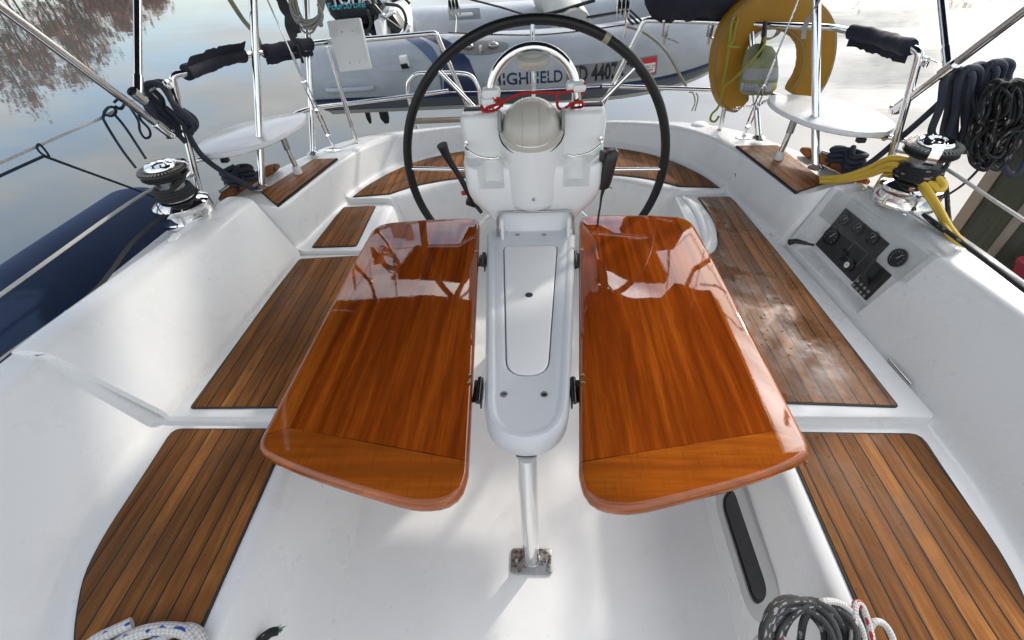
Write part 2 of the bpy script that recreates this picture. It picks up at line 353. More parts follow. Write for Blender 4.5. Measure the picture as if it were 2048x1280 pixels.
def m_mahog():
    m = mat('varnished_mahogany', (0.3, 0.08, 0.02), 0.6, Specular_IOR_Level=0.0, Coat_Weight=1.0, Coat_Roughness=0.035, Coat_IOR=1.62); t = NT(m); c = t.coord(); s = t.sep(c)
    ax = t.math('ABSOLUTE', s[0])
    # mitred border: planks along the near end and along the outer side
    lim = t.math('MINIMUM', t.math('MULTIPLY_ADD', ax, 0.19, 0.475), t.math('MULTIPLY_ADD', ax, -0.40, 0.785))
    near = t.math('SUBTRACT', s[1], lim); side_a = t.math('SUBTRACT', 0.525, ax)
    isn = t.math('LESS_THAN', near, 0.0)
    iss = t.math('MULTIPLY', t.math('LESS_THAN', side_a, 0.0), t.math('SUBTRACT', 1.0, isn))
    def grain(a, b, seed):
        cb = t.n('CombineXYZ'); t.l(a, cb.inputs[0]); t.l(t.math('MULTIPLY', b, 0.05), cb.inputs[1]); cb.inputs[2].default_value = seed
        return t.noise(cb.outputs[0], 95, 6, 0.78, 0.6), t.noise(cb.outputs[0], 30, 4, 0.6, 0.3)
    a1, a2 = grain(s[0], s[1], 1.0); b1, b2 = grain(s[1], s[0], 5.0); d1, d2 = grain(s[0], s[1], 9.0)
    f1 = t.mix(isn, a1, b1); f2 = t.mix(isn, a2, b2); f1 = t.mix(iss, f1, d1); f2 = t.mix(iss, f2, d2)
    col = t.ramp(f2, [(0.28, (0.12, 0.019, 0.002)), (0.5, (0.25, 0.046, 0.004)), (0.74, (0.42, 0.10, 0.009))])
    col = t.mix(t.map(f1, 0.36, 0.6, 0.5, 0.0), col, (0.10, 0.020, 0.003))
    brd = t.math('MAXIMUM', isn, iss); col = t.mix(t.math('MULTIPLY', brd, 0.22), col, (0.46, 0.145, 0.016))
    ln = t.math('MULTIPLY', t.math('LESS_THAN', t.math('ABSOLUTE', near), 0.0013), t.map(t.noise(c, 9, 3), .40, .60, .15, 1.0))
    ln2 = t.math('MULTIPLY', t.math('MULTIPLY', t.math('LESS_THAN', t.math('ABSOLUTE', side_a), 0.0008), t.math('GREATER_THAN', near, 0.0)), 0.55)
    po = t.noise(t.coord((1, .035, 1)), 420, 3, 0.8); col = t.mix(t.map(po, .56, .70, 0.0, .55), col, (0.07, 0.014, 0.002))
    dg = t.noise(t.coord((1, .25, 1), loc=(2, 0, 0)), 5, 5, .7); col = t.mix(t.map(dg, .55, .75, 0, .35), col, (0.10, 0.022, 0.003))
    col = t.mix(t.math('MAXIMUM', ln, ln2), col, (0.05, 0.015, 0.004))
    t.set('Base Color', col)
    cs = t.coord((1, 0.06, 1)); st = t.noise(cs, 130, 4, 0.7); bl = t.noise(c, 16, 3)
    n = t.bump(st, 0.075, 0.0005); n = t.bump(bl, 0.035, 0.003, n); t.l(n, t.b.inputs['Coat Normal']); t.set('Normal', n)
    scr = t.noise(t.coord((1, 0.3, 1), loc=(3, 1, 0)), 22, 6, 0.8); t.set('Coat Roughness', t.map(scr, 0.55, 0.75, 0.02, 0.10)); return m
MAHOG = m_mahog()
def m_steel(name='polished_steel', rough=0.07, col=(0.80, 0.80, 0.79)):
    m = mat(name, col, rough, 1.0); t = NT(m); c = t.coord(); t.set('Roughness', t.map(t.noise(c, 60, 4), 0.35, 0.75, rough*0.7, rough*2.2))
    t.set('Normal', t.bump(t.noise(c, 25, 3), 0.05, 0.002)); return m
STEEL = m_steel(); CHROME = m_steel('chrome', 0.03, (0.86, 0.86, 0.86)); DULL = m_steel('dull_steel', 0.28, (0.42, 0.42, 0.41)); ALU = m_steel('cast_aluminium', 0.35, (0.55, 0.56, 0.57))
def m_leather():
    m = mat('black_leather', (0.010, 0.010, 0.010), 0.5, Specular_IOR_Level=0.35); t = NT(m); c = t.coord(); t.set('Normal', t.bump(t.vor(c, 420), 0.25, 0.001)); t.set('Roughness', t.map(t.noise(c, 30, 4), 0.3, 0.7, 0.34, 0.52)); return m
LEATHER = m_leather()
def m_plain(name, col, rough, var=0.12, bscale=60, bstr=0.12, **kw):
    m = mat(name, col, rough, **kw); t = NT(m); c = t.coord()
    t.set('Base Color', t.mix(t.noise(c, 6, 5, 0.6), tuple(x*(1-var) for x in col), tuple(min(x*(1+var), 1) for x in col)))
    t.set('Roughness', t.map(t.noise(c, 18, 4), 0.3, 0.7, max(rough-0.08, 0.03), rough+0.08)); t.set('Normal', t.bump(t.noise(c, bscale, 4), bstr, 0.002)); return m
BLACK = m_plain('black_plastic', (0.014, 0.014, 0.015), 0.38)
BLACKR = m_plain('black_rubber', (0.02, 0.021, 0.022), 0.62)
GREYP = m_plain('grey_plastic', (0.25, 0.25, 0.245), 0.42)
WHITEP = m_plain('white_plastic', (0.78, 0.78, 0.77), 0.38, 0.04)
WETP = m_gelcoat('wet_white_board', (0.74, 0.745, 0.755), 0.22, True, 1.3)
BEIGE = m_plain('beige_plastic', (0.50, 0.47, 0.41), 0.24, 0.06)
NAVY = m_plain('navy_canvas', (0.012, 0.013, 0.028), 0.8, 0.25, 160, 0.35)
CANV = m_plain('dark_canvas', (0.016, 0.018, 0.032), 0.85, 0.2, 40, 0.3)
MUST = m_plain('mustard_vinyl', (0.36, 0.175, 0.005), 0.55, 0.2, 30, 0.25)
GLASS = mat('dark_window', (0.012, 0.013, 0.014), 0.06)
def m_clear():
    m = mat('clear_polycarbonate', (0.25, 0.26, 0.265), 0.05, IOR=1.5); nt = m.node_tree; b = nt.nodes['Principled BSDF']; t = NT(m)
    tr = t.n('BsdfTransparent'); tr.inputs[0].default_value = (0.95, 0.955, 0.955, 1); ms = t.n('MixShader'); fr = t.n('LayerWeight'); fr.inputs[0].default_value = 0.35
    dust = t.map(t.noise(t.coord(), 55, 5, 0.7), 0.5, 0.9, 0.02, 0.09); t.l(t.math('ADD', t.math('MULTIPLY', fr.outputs['Fresnel'], 0.14), dust), ms.inputs[0]); t.l(tr.outputs[0], ms.inputs[1]); t.l(b.outputs[0], ms.inputs[2])
    t.l(ms.outputs[0], nt.nodes['Material Output'].inputs[0]); return m
CLEAR = m_clear()
def m_rope(name, col, col2=None, fleck=0.0, scale=1.0, rough=0.75):
    m = mat(name, col, rough); t = NT(m); tc = t.n('TexCoord'); s = t.sep(tc.outputs['UV'])
    a = t.math('MULTIPLY', s[0], 2*PI*6); b = t.math('MULTIPLY', s[1], 2*PI/(0.012*scale))
    h = t.math('MULTIPLY', t.math('SINE', t.math('ADD', a, b)), t.math('SINE', t.math('SUBTRACT', a, b)))
    shade = t.map(h, -1, 1, 0.0, 1.0); c = t.mix(shade, tuple(x*0.62 for x in col), col)
    if col2:
        cb = t.n('CombineXYZ'); t.l(t.math('MULTIPLY', s[0], 5.0), cb.inputs[0]); t.l(t.math('DIVIDE', s[1], 0.022*scale), cb.inputs[1])
        v = t.n('TexVoronoi'); v.inputs['Scale'].default_value = 1.0; t.l(cb.outputs[0], v.inputs['Vector']); r = t.sep(v.outputs['Color'])
        fm = t.math('MULTIPLY', t.math('LESS_THAN', r[0], fleck), t.math('LESS_THAN', v.outputs['Distance'], 0.48)); c = t.mix(fm, c, col2)
    t.set('Base Color', c); t.set('Normal', t.bump(h, 0.5, 0.0015*scale)); return m
R_NAVY = m_rope('navy_rope', (0.036, 0.043, 0.068)); R_BLACK = m_rope('black_rope', (0.012, 0.012, 0.013), (0.25, 0.22, 0.2), 0.10); R_TEAL = m_rope('teal_rope', (0.008, 0.03, 0.055))
R_YEL = m_plain('yellow_hose', (0.72, 0.47, 0.05), 0.42, 0.10, 30, 0.15); R_YG = m_rope('yellow_green_line', (0.40, 0.36, 0.05)); R_WHITE = m_rope('white_line', (0.66, 0.65, 0.62)); R_GREY = m_rope('grey_rope', (0.055, 0.055, 0.054), (0.30, 0.30, 0.295), 0.3, 0.6)
R_WB = m_rope('white_rope_blue_flecks', (0.70, 0.69, 0.66), (0.012, 0.06, 0.28), 0.27, 1.5); R_WR = m_rope('white_rope_red_flecks', (0.68, 0.67, 0.64), (0.42, 0.02, 0.03), 0.34, 0.9)
R_RED = m_rope('red_cord', (0.50, 0.015, 0.012), None, 0, 0.6); R_TAN = m_rope('tan_line', (0.33, 0.31, 0.25)); R_LGREY = m_rope('light_grey_line', (0.42, 0.41, 0.38))
def m_water():
    m = mat('lake_water', (0.085, 0.094, 0.092), 0.012, IOR=1.42); t = NT(m); c = t.coord((1, 1, 1), rot=(0, 0, 0.5))
    n = t.bump(t.noise(t.coord((0.5, 1.6, 1), rot=(0, 0, 0.35)), 0.7, 3, 0.5), 0.05, 0.05); n = t.bump(t.noise(t.coord((1, 2.2, 1), rot=(0, 0, 0.2)), 4.0, 3, 0.5), 0.03, 0.012, n)
    t.set('Normal', n); return m
WATER = m_water()
def m_tube():
    m = mat('grey_hypalon', (0.46, 0.49, 0.53), 0.42); t = NT(m); c = t.coord()
    t.set('Base Color', t.mix(t.map(t.noise(c, 3.5, 6, 0.65), 0.35, 0.75), (0.36, 0.395, 0.44), (0.50, 0.53, 0.565)))
    n = t.bump(t.noise(c, 3, 2), 0.12, 0.02); n = t.bump(t.drops(60, 0.34, 0.4), 0.6, 0.003, n); t.set('Normal', n); return m
TUBE = m_tube()
TNAVY = m_plain('navy_hypalon', (0.018, 0.032, 0.095), 0.42); TDARK = m_plain('charcoal_hypalon', (0.115, 0.128, 0.148), 0.5, 0.25, 20, 0.15); TPATCH = m_plain('pale_hypalon', (0.44, 0.47, 0.51), 0.45)
LETTER = m_plain('navy_lettering', (0.012, 0.03, 0.08), 0.4); PLATE = m_plain('grey_plate', (0.20, 0.20, 0.215), 0.4); INK = m_plain('black_ink', (0.01, 0.01, 0.011), 0.5); WINK = m_plain('white_ink', (0.8, 0.8, 0.8), 0.5); RINK = m_plain('red_ink', (0.55, 0.02, 0.025), 0.5); CINK = m_plain('cyan_ink', (0.05, 0.42, 0.50), 0.5)
def m_fleece():
    m = mat('blue_fleece', (0.012, 0.035, 0.10), 0.95, Sheen_Weight=0.12, Sheen_Roughness=0.4, Sheen_Tint=(0.2, 0.45, 1.0, 1)); t = NT(m); c = t.coord()
    col = t.mix(t.noise(c, 9, 5), (0.002, 0.010, 0.036), (0.004, 0.019, 0.062)); sp = t.vor(t.coord((1, 0.8, 1)), 4.6); col = t.mix(t.math('LESS_THAN', sp, 0.055), col, (0.45, 0.47, 0.5)); t.set('Base Color', col)
    t.set('Normal', t.bump(t.noise(c, 240, 4), 0.5, 0.003)); return m
FLEECE = m_fleece()
def m_wood():
    m = mat('weathered_wood', (0.10, 0.095, 0.075), 0.85); t = NT(m); c = t.coord((1, 1, 0.06)); g = t.noise(c, 60, 6, 0.7, 0.3); b = t.noise(t.coord(), 2.5, 4)
    col = t.ramp(g, [(0.3, (0.020, 0.019, 0.015)), (0.55, (0.055, 0.053, 0.041)), (0.8, (0.10, 0.095, 0.078))]); col = t.mix(t.map(b, 0.45, 0.7), col, (0.055, 0.065, 0.035)); t.set('Base Color', col)
    t.set('Normal', t.bump(g, 0.6, 0.006)); return m
WOOD = m_wood()
WOODP = m_plain('pale_timber', (0.26, 0.20, 0.15), 0.8, 0.3, 30, 0.4)
REDP = m_plain('red_plastic', (0.22, 0.010, 0.025), 0.45)
LEAF = m_plain('rust_foliage', (0.22, 0.075, 0.028), 0.8, 0.6); LEAFG = m_plain('dark_evergreen', (0.035, 0.045, 0.014), 0.8, 0.5); BARK = m_plain('grey_bark', (0.085, 0.07, 0.055), 0.9, 0.4); EARTH = m_plain('brown_earth', (0.12, 0.08, 0.045), 0.95, 0.4)
SOLAR = mat('solar_backing', (0.012, 0.012, 0.014), 0.9, Specular_IOR_Level=0.05)

# ------------------------------------------------------------------ the setting
ZW = -0.65
mb = MB(); n = 60
mb.add([(-900, -600, ZW), (900, -600, ZW), (900, 1200, ZW), (-900, 1200, ZW)], [(0, 1, 2, 3)])
w = obj('water', mb, WATER); w['kind'] = 'structure'

def shore():
    # the bank the wood stands on: a low strip of brown earth round the far side of the creek
    mb = MB(); rings = []
    pts = [(-120, -10), (-105, 30), (-84, 60), (-62, 86), (-25, 125), (20, 140), (62, 112), (92, 85), (115, 50), (125, 0)]
    P = smooth([(x, y, 0) for x, y in pts], 6)
    for p in P:
        d = Vector((p.x, p.y, 0)).normalized()
        rings.append([p + d*k + Vector((0, 0, ZW-0.3+h)) for k, h in ((-3, 0), (0, 0.7), (8, 1.6), (40, 4.0), (90, 5.0))])
    mb.stack(rings, False, False, closed=False); o = obj('shore', mb, EARTH); o['kind'] = 'structure'
    rnd = random.Random(5); t = MB(); lv = MB()
    def tree(x, y, h, green, dens):
        p0 = Vector((x, y, ZW+0.6)); lean = Vector((rnd.uniform(-.08, .08), rnd.uniform(-.08, .08), 1))
        path = [p0 + lean*h*k + Vector((rnd.uniform(-.25, .25), rnd.uniform(-.25, .25), 0))*k for k in (0, .2, .4, .6, .8, .97)]
        t.tube(path, lambda q: 0.13*(1-q)*h/12+0.02, 5, mi=0)
        for b in range(15):
            k = rnd.uniform(.22, .92); a = rnd.uniform(0, 2*PI); s = path[0].lerp(path[-1], k)
            ln = h*(0.42-0.28*k)*rnd.uniform(.7, 1.25) if not green else h*(.25*(1-k)+.05); up = rnd.uniform(.35, 1.0) if not green else -.05
            e = s + Vector((math.cos(a)*ln, math.sin(a)*ln, ln*up)); mid = s.lerp(e, .5) + Vector((rnd.uniform(-.3, .3), rnd.uniform(-.3, .3), rnd.uniform(-.2, .3)))
            t.tube([s, mid, e], lambda q: 0.055*(1-q)+0.012, 4, mi=0)
            for tw in range(3):
                s2 = mid.lerp(e, rnd.random()); e2 = s2 + Vector((rnd.uniform(-1, 1), rnd.uniform(-1, 1), rnd.uniform(.1, 1.1)))*ln*.35
                t.tube([s2, e2], lambda q: 0.022*(1-q)+0.008, 3, mi=0)
            for c in range(int(dens*(1.6 if green else 1))):
                q = rnd.uniform(.25, 1.1); c0 = s.lerp(e, q) + Vector((rnd.gauss(0, .55), rnd.gauss(0, .55), rnd.gauss(0, .45))); sz = rnd.uniform(.14, .34)
                u = Vector((rnd.uniform(-1, 1), rnd.uniform(-1, 1), rnd.uniform(-1, 1))).normalized(); v = u.orthogonal().normalized()
                t.add([c0-u*sz, c0+v*sz*.6, c0+u*sz, c0-v*sz*.6], [(0, 1, 2, 3)], 2 if green else 1)
    for k in range(60):
        a = R(-64 + k*0.66 + rnd.uniform(-.5, .5)); d = rnd.uniform(92, 108)
        # tall at the far left, falling away towards the stern
        h = lerp(math.degrees(a), [(-64, 15), (-47, 14.0), (-42, 11.5), (-38, 7.5), (-34, 4.0), (-24, 3)])*rnd.uniform(.8, 1.1)
        tree(math.sin(a)*d, math.cos(a)*d, h, rnd.random() < .13, rnd.choice((10, 30, 40, 50)))
    for k in range(26):
        a = R(24 + k*1.2 + rnd.uniform(-.4, .4)); d = rnd.uniform(128, 140); h = rnd.uniform(10.5, 15.5)
        tree(math.sin(a)*d, math.cos(a)*d, h, rnd.random() < .25, rnd.choice((4, 14, 24)))
    single('far_woods', t, [BARK, LEAF, LEAFG], 'far wood of bare and rust brown autumn trees mirrored in the water', 'woods', kind='stuff')
shore()

# ------------------------------------------------------------------ the sailing boat: mouldings, teak, hull
boat = thing('sailboat', 'white sailing boat cockpit with teak seat panels and moulded coamings', 'sailboat', (0, 1.0, 0))
zS, zM, zB = 0.42, 0.44, 0.475               # fore seats, raised locker lids, stern bench
fl = lambda y: 0.580+0.05*(y-.5) if y < .9 else 0.60
fs = lambda y: lerp(y, [(-.6, .62), (0, .640), (.64, .655), (1.66, .69), (2.1, .70)])
ff = lambda y: lerp(y, [(-.6, .80), (-.1, .90), (.05, .945), (.17, .985), (.3, 1.055), (.42, 1.095), (.6, 1.12), (.785, 1.118), (1.66, 1.045)])
ft = lambda y: lerp(y, [(-.6, 1.08), (-.1, 1.17), (.1, 1.225), (.3, 1.275), (.5, 1.300), (.785, 1.287), (1.66, 1.140)])
fe = lambda y: lerp(y, [(-.6, 1.42), (.6, 1.445), (1.2, 1.432), (1.5, 1.415), (1.75, 1.36), (1.9, 1.31)])
def sect_side(y, s, recess=False):
    f, t = ff(y), ft(y); fx = lambda z: f+(t-f)*(z-zS)/(0.70-zS)
    a1 = (fx(.468), .468); a0 = (fx(.462), .462); a2 = (fx(.672), .672)
    if recess: a1 = (f+.070, .470); a2 = (f+.137, .690)
    pts = [(fl(y), 0.0), (fs(y), zS), (f, zS), a0, a1, a2, (t+(.074 if recess else 0), .7125 if recess else .702), (t+(.10 if recess else .085), .714), (fe(y), .668), (fe(y)-.005, .62), (fe(y)-.05, 0.0), (fe(y)-.35, -.85)]
    rad = [.035, .028, .003, .004, .004, .016, .012, .018, .02, .1]
    if recess: rad[1] = .01; rad[5] = .012
    return fillet3([(s*x, y, z) for x, z in pts], rad, 5)
def side(s):
    mb = MB(); ys = [-.6+.05*k for k in range(46)]
    ys = [y for y in ys if y < 1.648]+[1.650]
    st = []
    for y in ys: st.append(sect_side(y, s))
    if s > 0:                                # the opening that holds the engine instruments
        st = [sect_side(y, s) for y in ys if y < 1.19] + [sect_side(1.198, s), sect_side(1.201, s, True)] + [sect_side(y, s, True) for y in ys if 1.21 < y < 1.58] + [sect_side(1.592, s, True), sect_side(1.595, s), sect_side(1.62, s), sect_side(1.650, s)]
    mb.stack(st, True, True, closed=False)
    o = obj('side_coaming', mb, GEL, boat, 35); return o
side(-1); side(1)
def stern():
    mb = MB()
    # curves of the left half from the seat joint to the middle of the stern: foot of the face (at the bench height), top inner edge, hull edge
    FT = [(1.034, 1.67), (1.002, 1.85), (.973, 2.0), (.945, 2.10), (.910, 2.205), (.868, 2.31), (.81, 2.42), (.72, 2.53), (.59, 2.62), (.43, 2.68), (.22, 2.715), (0, 2.725)]
    TP = [(1.054, 1.67), (1.026, 1.85), (.998, 2.0), (.975, 2.10), (.945, 2.205), (.908, 2.315), (.855, 2.43), (.765, 2.55), (.625, 2.645), (.455, 2.715), (.235, 2.75), (0, 2.762)]
    HE = [(1.378, 1.67), (1.330, 1.87), (1.275, 2.03), (1.225, 2.15), (1.172, 2.26), (1.105, 2.375), (1.00, 2.495), (.87, 2.595), (.69, 2.685), (.49, 2.75), (.25, 2.782), (0, 2.792)]
    ZT = [.647, .647, .646, .645, .644, .641, .635, .626, .612, .600, .591, .588]
    IN = [(.69, 1.67), (.695, 1.85), (.70, 2.0), (.70, 2.092), (.665, 2.110), (.605, 2.145), (.53, 2.195), (.44, 2.24), (.33, 2.275), (.22, 2.295), (.11, 2.305), (0, 2.31)]
    K = 5; sm = lambda L: smooth([(x, y, 0) for x, y in L], K)
    f, t, h, q = sm(FT), sm(TP), sm(HE), sm(IN); z = [p.z for p in smooth([(k, 0, v) for k, v in enumerate(ZT)], K)]
    rows = []
    def row(k, seat, zt, tx=0.0):
        ft_ = f[k].copy(); ft_.z = zB; tp = t[k].copy(); tp.z = z[k]; lo = ft_ + (ft_-tp)*((zB-seat)/(tp.z-zB)); he = h[k].copy(); he.z = z[k]-.003; i = q[k].copy(); i.z = seat
        tp = tp + Vector((tx, 0, zt)); he.z += zt
        r = Vector((min(i.x*.9, .60), i.y+.03, 0)) if i.y > 2.1 else Vector((.60, i.y, 0))
        return [r, i, lo, tp, he]
    for k in range(len(f)):
        y = f[k].y
        if k < 3*K: rows.append(row(k, .45, 0))
        elif k == 3*K: rows.append(row(k, .45, 0)); rows.append(row(k, zB, 0)); rows[-1][1].y += .004; rows[-1][2].y += .004
        else: rows.append(row(k, zB, 0))
    # shoulder that climbs to the height of the fore coaming at the joint
    head = []
    for y, dz, dx in ((1.662, .044, .066), (1.674, .026, .034), (1.69, .010, .012), (1.71, .002, .002)):
        r = row(0, .45, dz, dx); d = y-1.67
        head.append([p + Vector((0, d, 0)) for p in r])
    rows = head + [r for r in rows if r[2].y > 1.72 or r[2].x < .9]
    full = [(r, -1) for r in rows] + [(r, 1) for r in reversed(rows[:-1])]
    st = []
    for r, s in full:
        P = [Vector((s*abs(p[0]), p[1], p[2])) for p in r]; e = P[4]; o = Vector((e.x, e.y, 0)).normalized()
        if e.y > 2.5: o = (o+Vector((0, .6, 0))).normalized()
        pts = P[:4] + [P[3].lerp(e, .5)+Vector((0, 0, .003)), e, e+Vector((0, 0, -.05)), e+Vector((0, 0, -.5))-o*.02, e+Vector((0, 0, -1.35))-o*.35]
        st.append(fillet3(pts, [.045, .035, .026, .02, .02, .02, .1], 5))
    mb.stack(st, True, True, closed=False); obj('stern_coaming', mb, GEL, boat, 48)
stern()
mb = MB(); mb.prism(rounded([(-.63, -.6), (.63, -.6), (.63, 2.36), (-.63, 2.36)], .05, 3), -.06, 0.0); obj('cockpit_sole', mb, SOLE, boat)
# cabin bulkhead behind the camera closes the cockpit
mb = MB(); mb.prism([(-1.1, -.66), (1.1, -.66), (1.1, -.60), (-1.1, -.60)], -.1, .95, 0.01); obj('bulkhead', mb, GELS, boat)

def teak(outline, z, m=TEAK, name='teak_panel', parent=None):
    o = outline; A = sum(o[i-1][0]*o[i][1]-o[i][0]*o[i-1][1] for i in range(len(o)))
    if A < 0: o = list(reversed(o))
    mb = MB(); mb.prism(offset(o, -.005), z+.0005, z+.0062, .0012); p = obj(name, mb, m, parent or boat)
    mb = MB(); mb.prism(o, z-.004, z+.0042, .001); obj('rubber_border', mb, BLACKR, p); return p
def mir(pts, s): return [(s*x, y) for x, y in pts]
for s in (-1, 1):
    # fore seat panel with its rounded front corner
    o = rounded([(.70, .755), (1.065, .752), (1.058, .62), (1.052, .44), (1.035, .35), (1.0, .285), (.955, .215), (.86, .13), (.78, .08), (.675, .05), (.688, .25)], [.012, .03, .06, .1, .05, .06, .05, .05, .05, .02, .1], 3)
    teak(mir(o, s), zS)
    # raised lid over the locker with its own panel
    y1 = 1.652 if s < 0 else 2.088
    lid = [(fs(y)+.012 if y < 1.2 else fs(y)+.004, y) for y in (.782, 1.0, 1.3, 1.5, 1.652)] + ([(.695, 2.088), (.960, 2.088), (1.0, 1.85)] if s > 0 else []) + [(ff(y)-.004, y) for y in (1.652, 1.4, 1.1, .9, .782)]
    if s > 0: lid = [p for p in lid if not (p[1] == 1.652 and p[0] > .9)] ; lid.insert(7, (1.018, 1.78)); lid = sorted(lid[:5], key=lambda p: p[1])+[(.695, 2.088), (.958, 2.088), (.985, 1.97), (1.005, 1.85), (1.022, 1.75), (1.036, 1.66)]+[(ff(y)-.004, y) for y in (1.4, 1.1, .9, .782)]
    o = lid; A = sum(o[i-1][0]*o[i][1]-o[i][0]*o[i-1][1] for i in range(len(o)))
    o = mir(rounded(o, [.02]*len(o), 3), s)
    if sum(o[i-1][0]*o[i][1]-o[i][0]*o[i-1][1] for i in range(len(o))) < 0: o.reverse()
    mb = MB(); mb.prism(o, zS-.02, (zM if s < 0 else .455)+(.0 if s < 0 else 0), .012); lidz = zM if s < 0 else .455; lo = obj('locker_lid', mb, GEL, boat)
    if s < 0:
        teak(mir(rounded([(.70, .815), (1.038, .810), (1.030, 1.1), (1.022, 1.4), (1.008, 1.612), (.74, 1.632)], .014, 3), s), lidz, parent=boat)
        teak(mir(rounded([(.775, 1.69), (.980, 1.685), (.955, 2.055), (.785, 2.062)], .014, 3), s), .45)
    else:
        teak(rounded([(.70, .826), (1.028, .812), (1.010, 1.20), (.990, 1.62), (.955, 2.055), (.800, 2.062), (.808, 1.95), (.806, 1.80), (.785, 1.66), (.745, 1.585), (.70, 1.56)], [.014, .014, .1, .1, .014, .014, .08, .08, .06, .04, .02], 4), lidz, TEAKW)
        # the smooth white lip that clears the wheel
        q = smooth([(.735, 2.07, lidz+.004), (.772, 1.95, lidz+.004), (.772, 1.80, lidz+.004), (.752, 1.68, lidz+.003), (.71, 1.60, lidz)], 6)
        mb = MB(); mb.tube(q, lambda t: .012+.022*math.sin(PI*min(max(t, 0.02), .98)), 10)
        mb.v = [(x, y, lidz-.001+(z-lidz)*.55) for x, y, z in mb.v]; obj('seat_lip', mb, GELS, boat)
    # panel on top of the coaming
    teak(mir(rounded([(1.062, 1.70), (1.20, 1.838), (1.088, 2.188), (.962, 2.19)], .008, 3), s) if s < 0 else rounded([(1.045, 1.705), (1.20, 1.785), (1.155, 2.182), (.966, 2.19)], .008, 3), .6470, TEAKL if s < 0 else TEAKR)
    # teak toe rail along the deck edge
    pth = smooth([(s*1.325, 1.74, .668), (s*1.30, 1.87, .668), (s*1.262, 1.98, .668), (s*1.222, 2.09, .664)], 6)
    mb = MB(); mb.tube(pth, lambda t: .022*min(1, .45+4*t, .45+4*(1-t)), 10); obj('toe_rail', mb, TEAKD, boat)
# stern bench panel, one curved sheet behind the wheel
arc_out = [(-.915, 2.112), (-.880, 2.225), (-.835, 2.315), (-.765, 2.425), (-.66, 2.535), (-.54, 2.610), (-.40, 2.665), (-.2, 2.690), (0, 2.696)]
arc_out = arc_out + [(-x, y) for x, y in reversed(arc_out[:-1])]
arc_in = [(.725, 2.135), (.62, 2.215), (.52, 2.258), (.41, 2.292), (.2, 2.33), (0, 2.338)]; arc_in = arc_in + [(-x, y) for x, y in reversed(arc_in[:-1])]
o = [tuple(p[:2]) for p in smooth([(x, y, 0) for x, y in arc_out], 3)] + [tuple(p[:2]) for p in smooth([(x, y, 0) for x, y in arc_in], 3)]
teak(o, zB)
# backrest slab of the locker on the fender side
def backrest():
    mb = MB(); st = []
    for k in range(19):
        y = .787+(1.647-.787)*k/18; f, t = ff(y), ft(y); e = .030*min(1, .8+k*1.2, .8+(18-k)*1.2)
        pts = [(f-.006-e*.9, zM-.006), (f-e-.002, zM+.02), (t-e*.9, .699+e*.55), (t+.03, .706+e*.85), (t+.082, .712+e*.45), (t+.088, .709)]
        st.append(fillet3([(-x, y, z) for x, z in pts], [.012, .02, .022, .012], 5))
    inner = [[Vector((p.x-.022, p.y, p.z-.022)) for p in r] for r in st]
    ring = [a+list(reversed(b)) for a, b in zip(st, inner)]
    mb.stack(ring, True, True, closed=True); obj('backrest', mb, GEL, boat, 35)
backrest()
# seams and fittings of the coaming by the engine panel
mb = MB()
for a, b in (((1430, 288), (1412, 336)),): pass
def face_r(px, py, dx=0.0):                  # point on the aft coaming face beside the right-hand seat
    return PL(px, py, (1.0-dx, 1.9, .5), Vector((1, .19, -.10)).normalized())
dr = face_r(1472, 350, .004); ax = Vector((-1, -.19, .10)).normalized()
p = MB(); p.lathe([(.020, -.01), (.020, .004), (.017, .007), (.011, .007), (.009, .003), (.0001, .003)], dr, ax, 24); o = obj('drain_fitting', p, WHITEP, boat)
p = MB(); p.lathe([(.0085, .0), (.0085, .0042), (.0001, .0042)], dr, ax, 16); obj('drain_hole', p, GREYP, o)
cap = G(1398, 258, .61); p = MB(); p.lathe([(.052, -.01), (.052, .008), (.044, .022), (.028, .031), (.0001, .034)], (cap.x, cap.y, .612), (0, 0, 1), 28); obj('vent_cap', p, WHITEP, boat)
def hinge(a, b, r=.006):
    p = MB(); a, b = Vector(a), Vector(b); p.tube([a, b], r, 10); p.box((a+b)/2+Vector((0, 0, -.004)), (.018, (b-a).length*.92, .004)); obj('lid_hinge', p, STEEL, boat)
hinge((ff(.93)+.006, .90, .448), (ff(.99)+.004, 1.0, .448)); hinge((1.027, 1.705, .461), (1.017, 1.765, .461)); hinge((-1.352, .86, .722), (-1.335, .96, .722), .004)
# grooved joint along the top of the coamings
for s in (-1, 1):
    mb = MB(); mb.tube([(s*(ft(y)+.098), y, .7135) for y in (.2, .5, .785, 1.1, 1.4, 1.62)], .0035, 6); obj('deck_joint', mb, m_plain('joint_sealant', (.42,.43,.44), .5), boat)
# white swivelling clip by the winch on the fender side
q = G(425, 440, .72); mb = MB(); mb.box((-1.245, 1.335, .726), (.03, .05, .022), Matrix.Rotation(.2, 3, 'Z'), .006); mb.box((-1.232, 1.30, .722), (.016, .05, .012), Matrix.Rotation(.2, 3, 'Z'), .004); obj('deck_clip', mb, WHITEP, boat)
# pad eyes on the front of the stern bench
for s in (-1, 1):
    e = V(838 if s < 0 else 1300, 410, 2.235); mb = MB(); mb.lathe([(.016, -.012), (.016, .004), (.008, .008)], (e.x, e.y, e.z), (-s*.4, -1, .2), 16)
    mb.tube([e+Vector((-.010, -.004, -.006)), e+Vector((-.008, -.028, 0)), e+Vector((.008, -.028, 0)), e+Vector((.010, -.004, .006))], .004, 8); obj('pad_eye', mb, STEEL, boat)
# helm well panel seams: access hatch in the front of the bench
for s in (-1, 1):
    a = [V(*q, 2.26) for q in (((905, 375), (845, 405), (800, 420)) if s < 0 else ((1215, 372), (1275, 390), (1330, 412)))]
    mb = MB(); mb.tube([p+Vector((0, -.01, 0)) for p in a], .003, 6); obj('hatch_seam', mb, GREYP, boat)
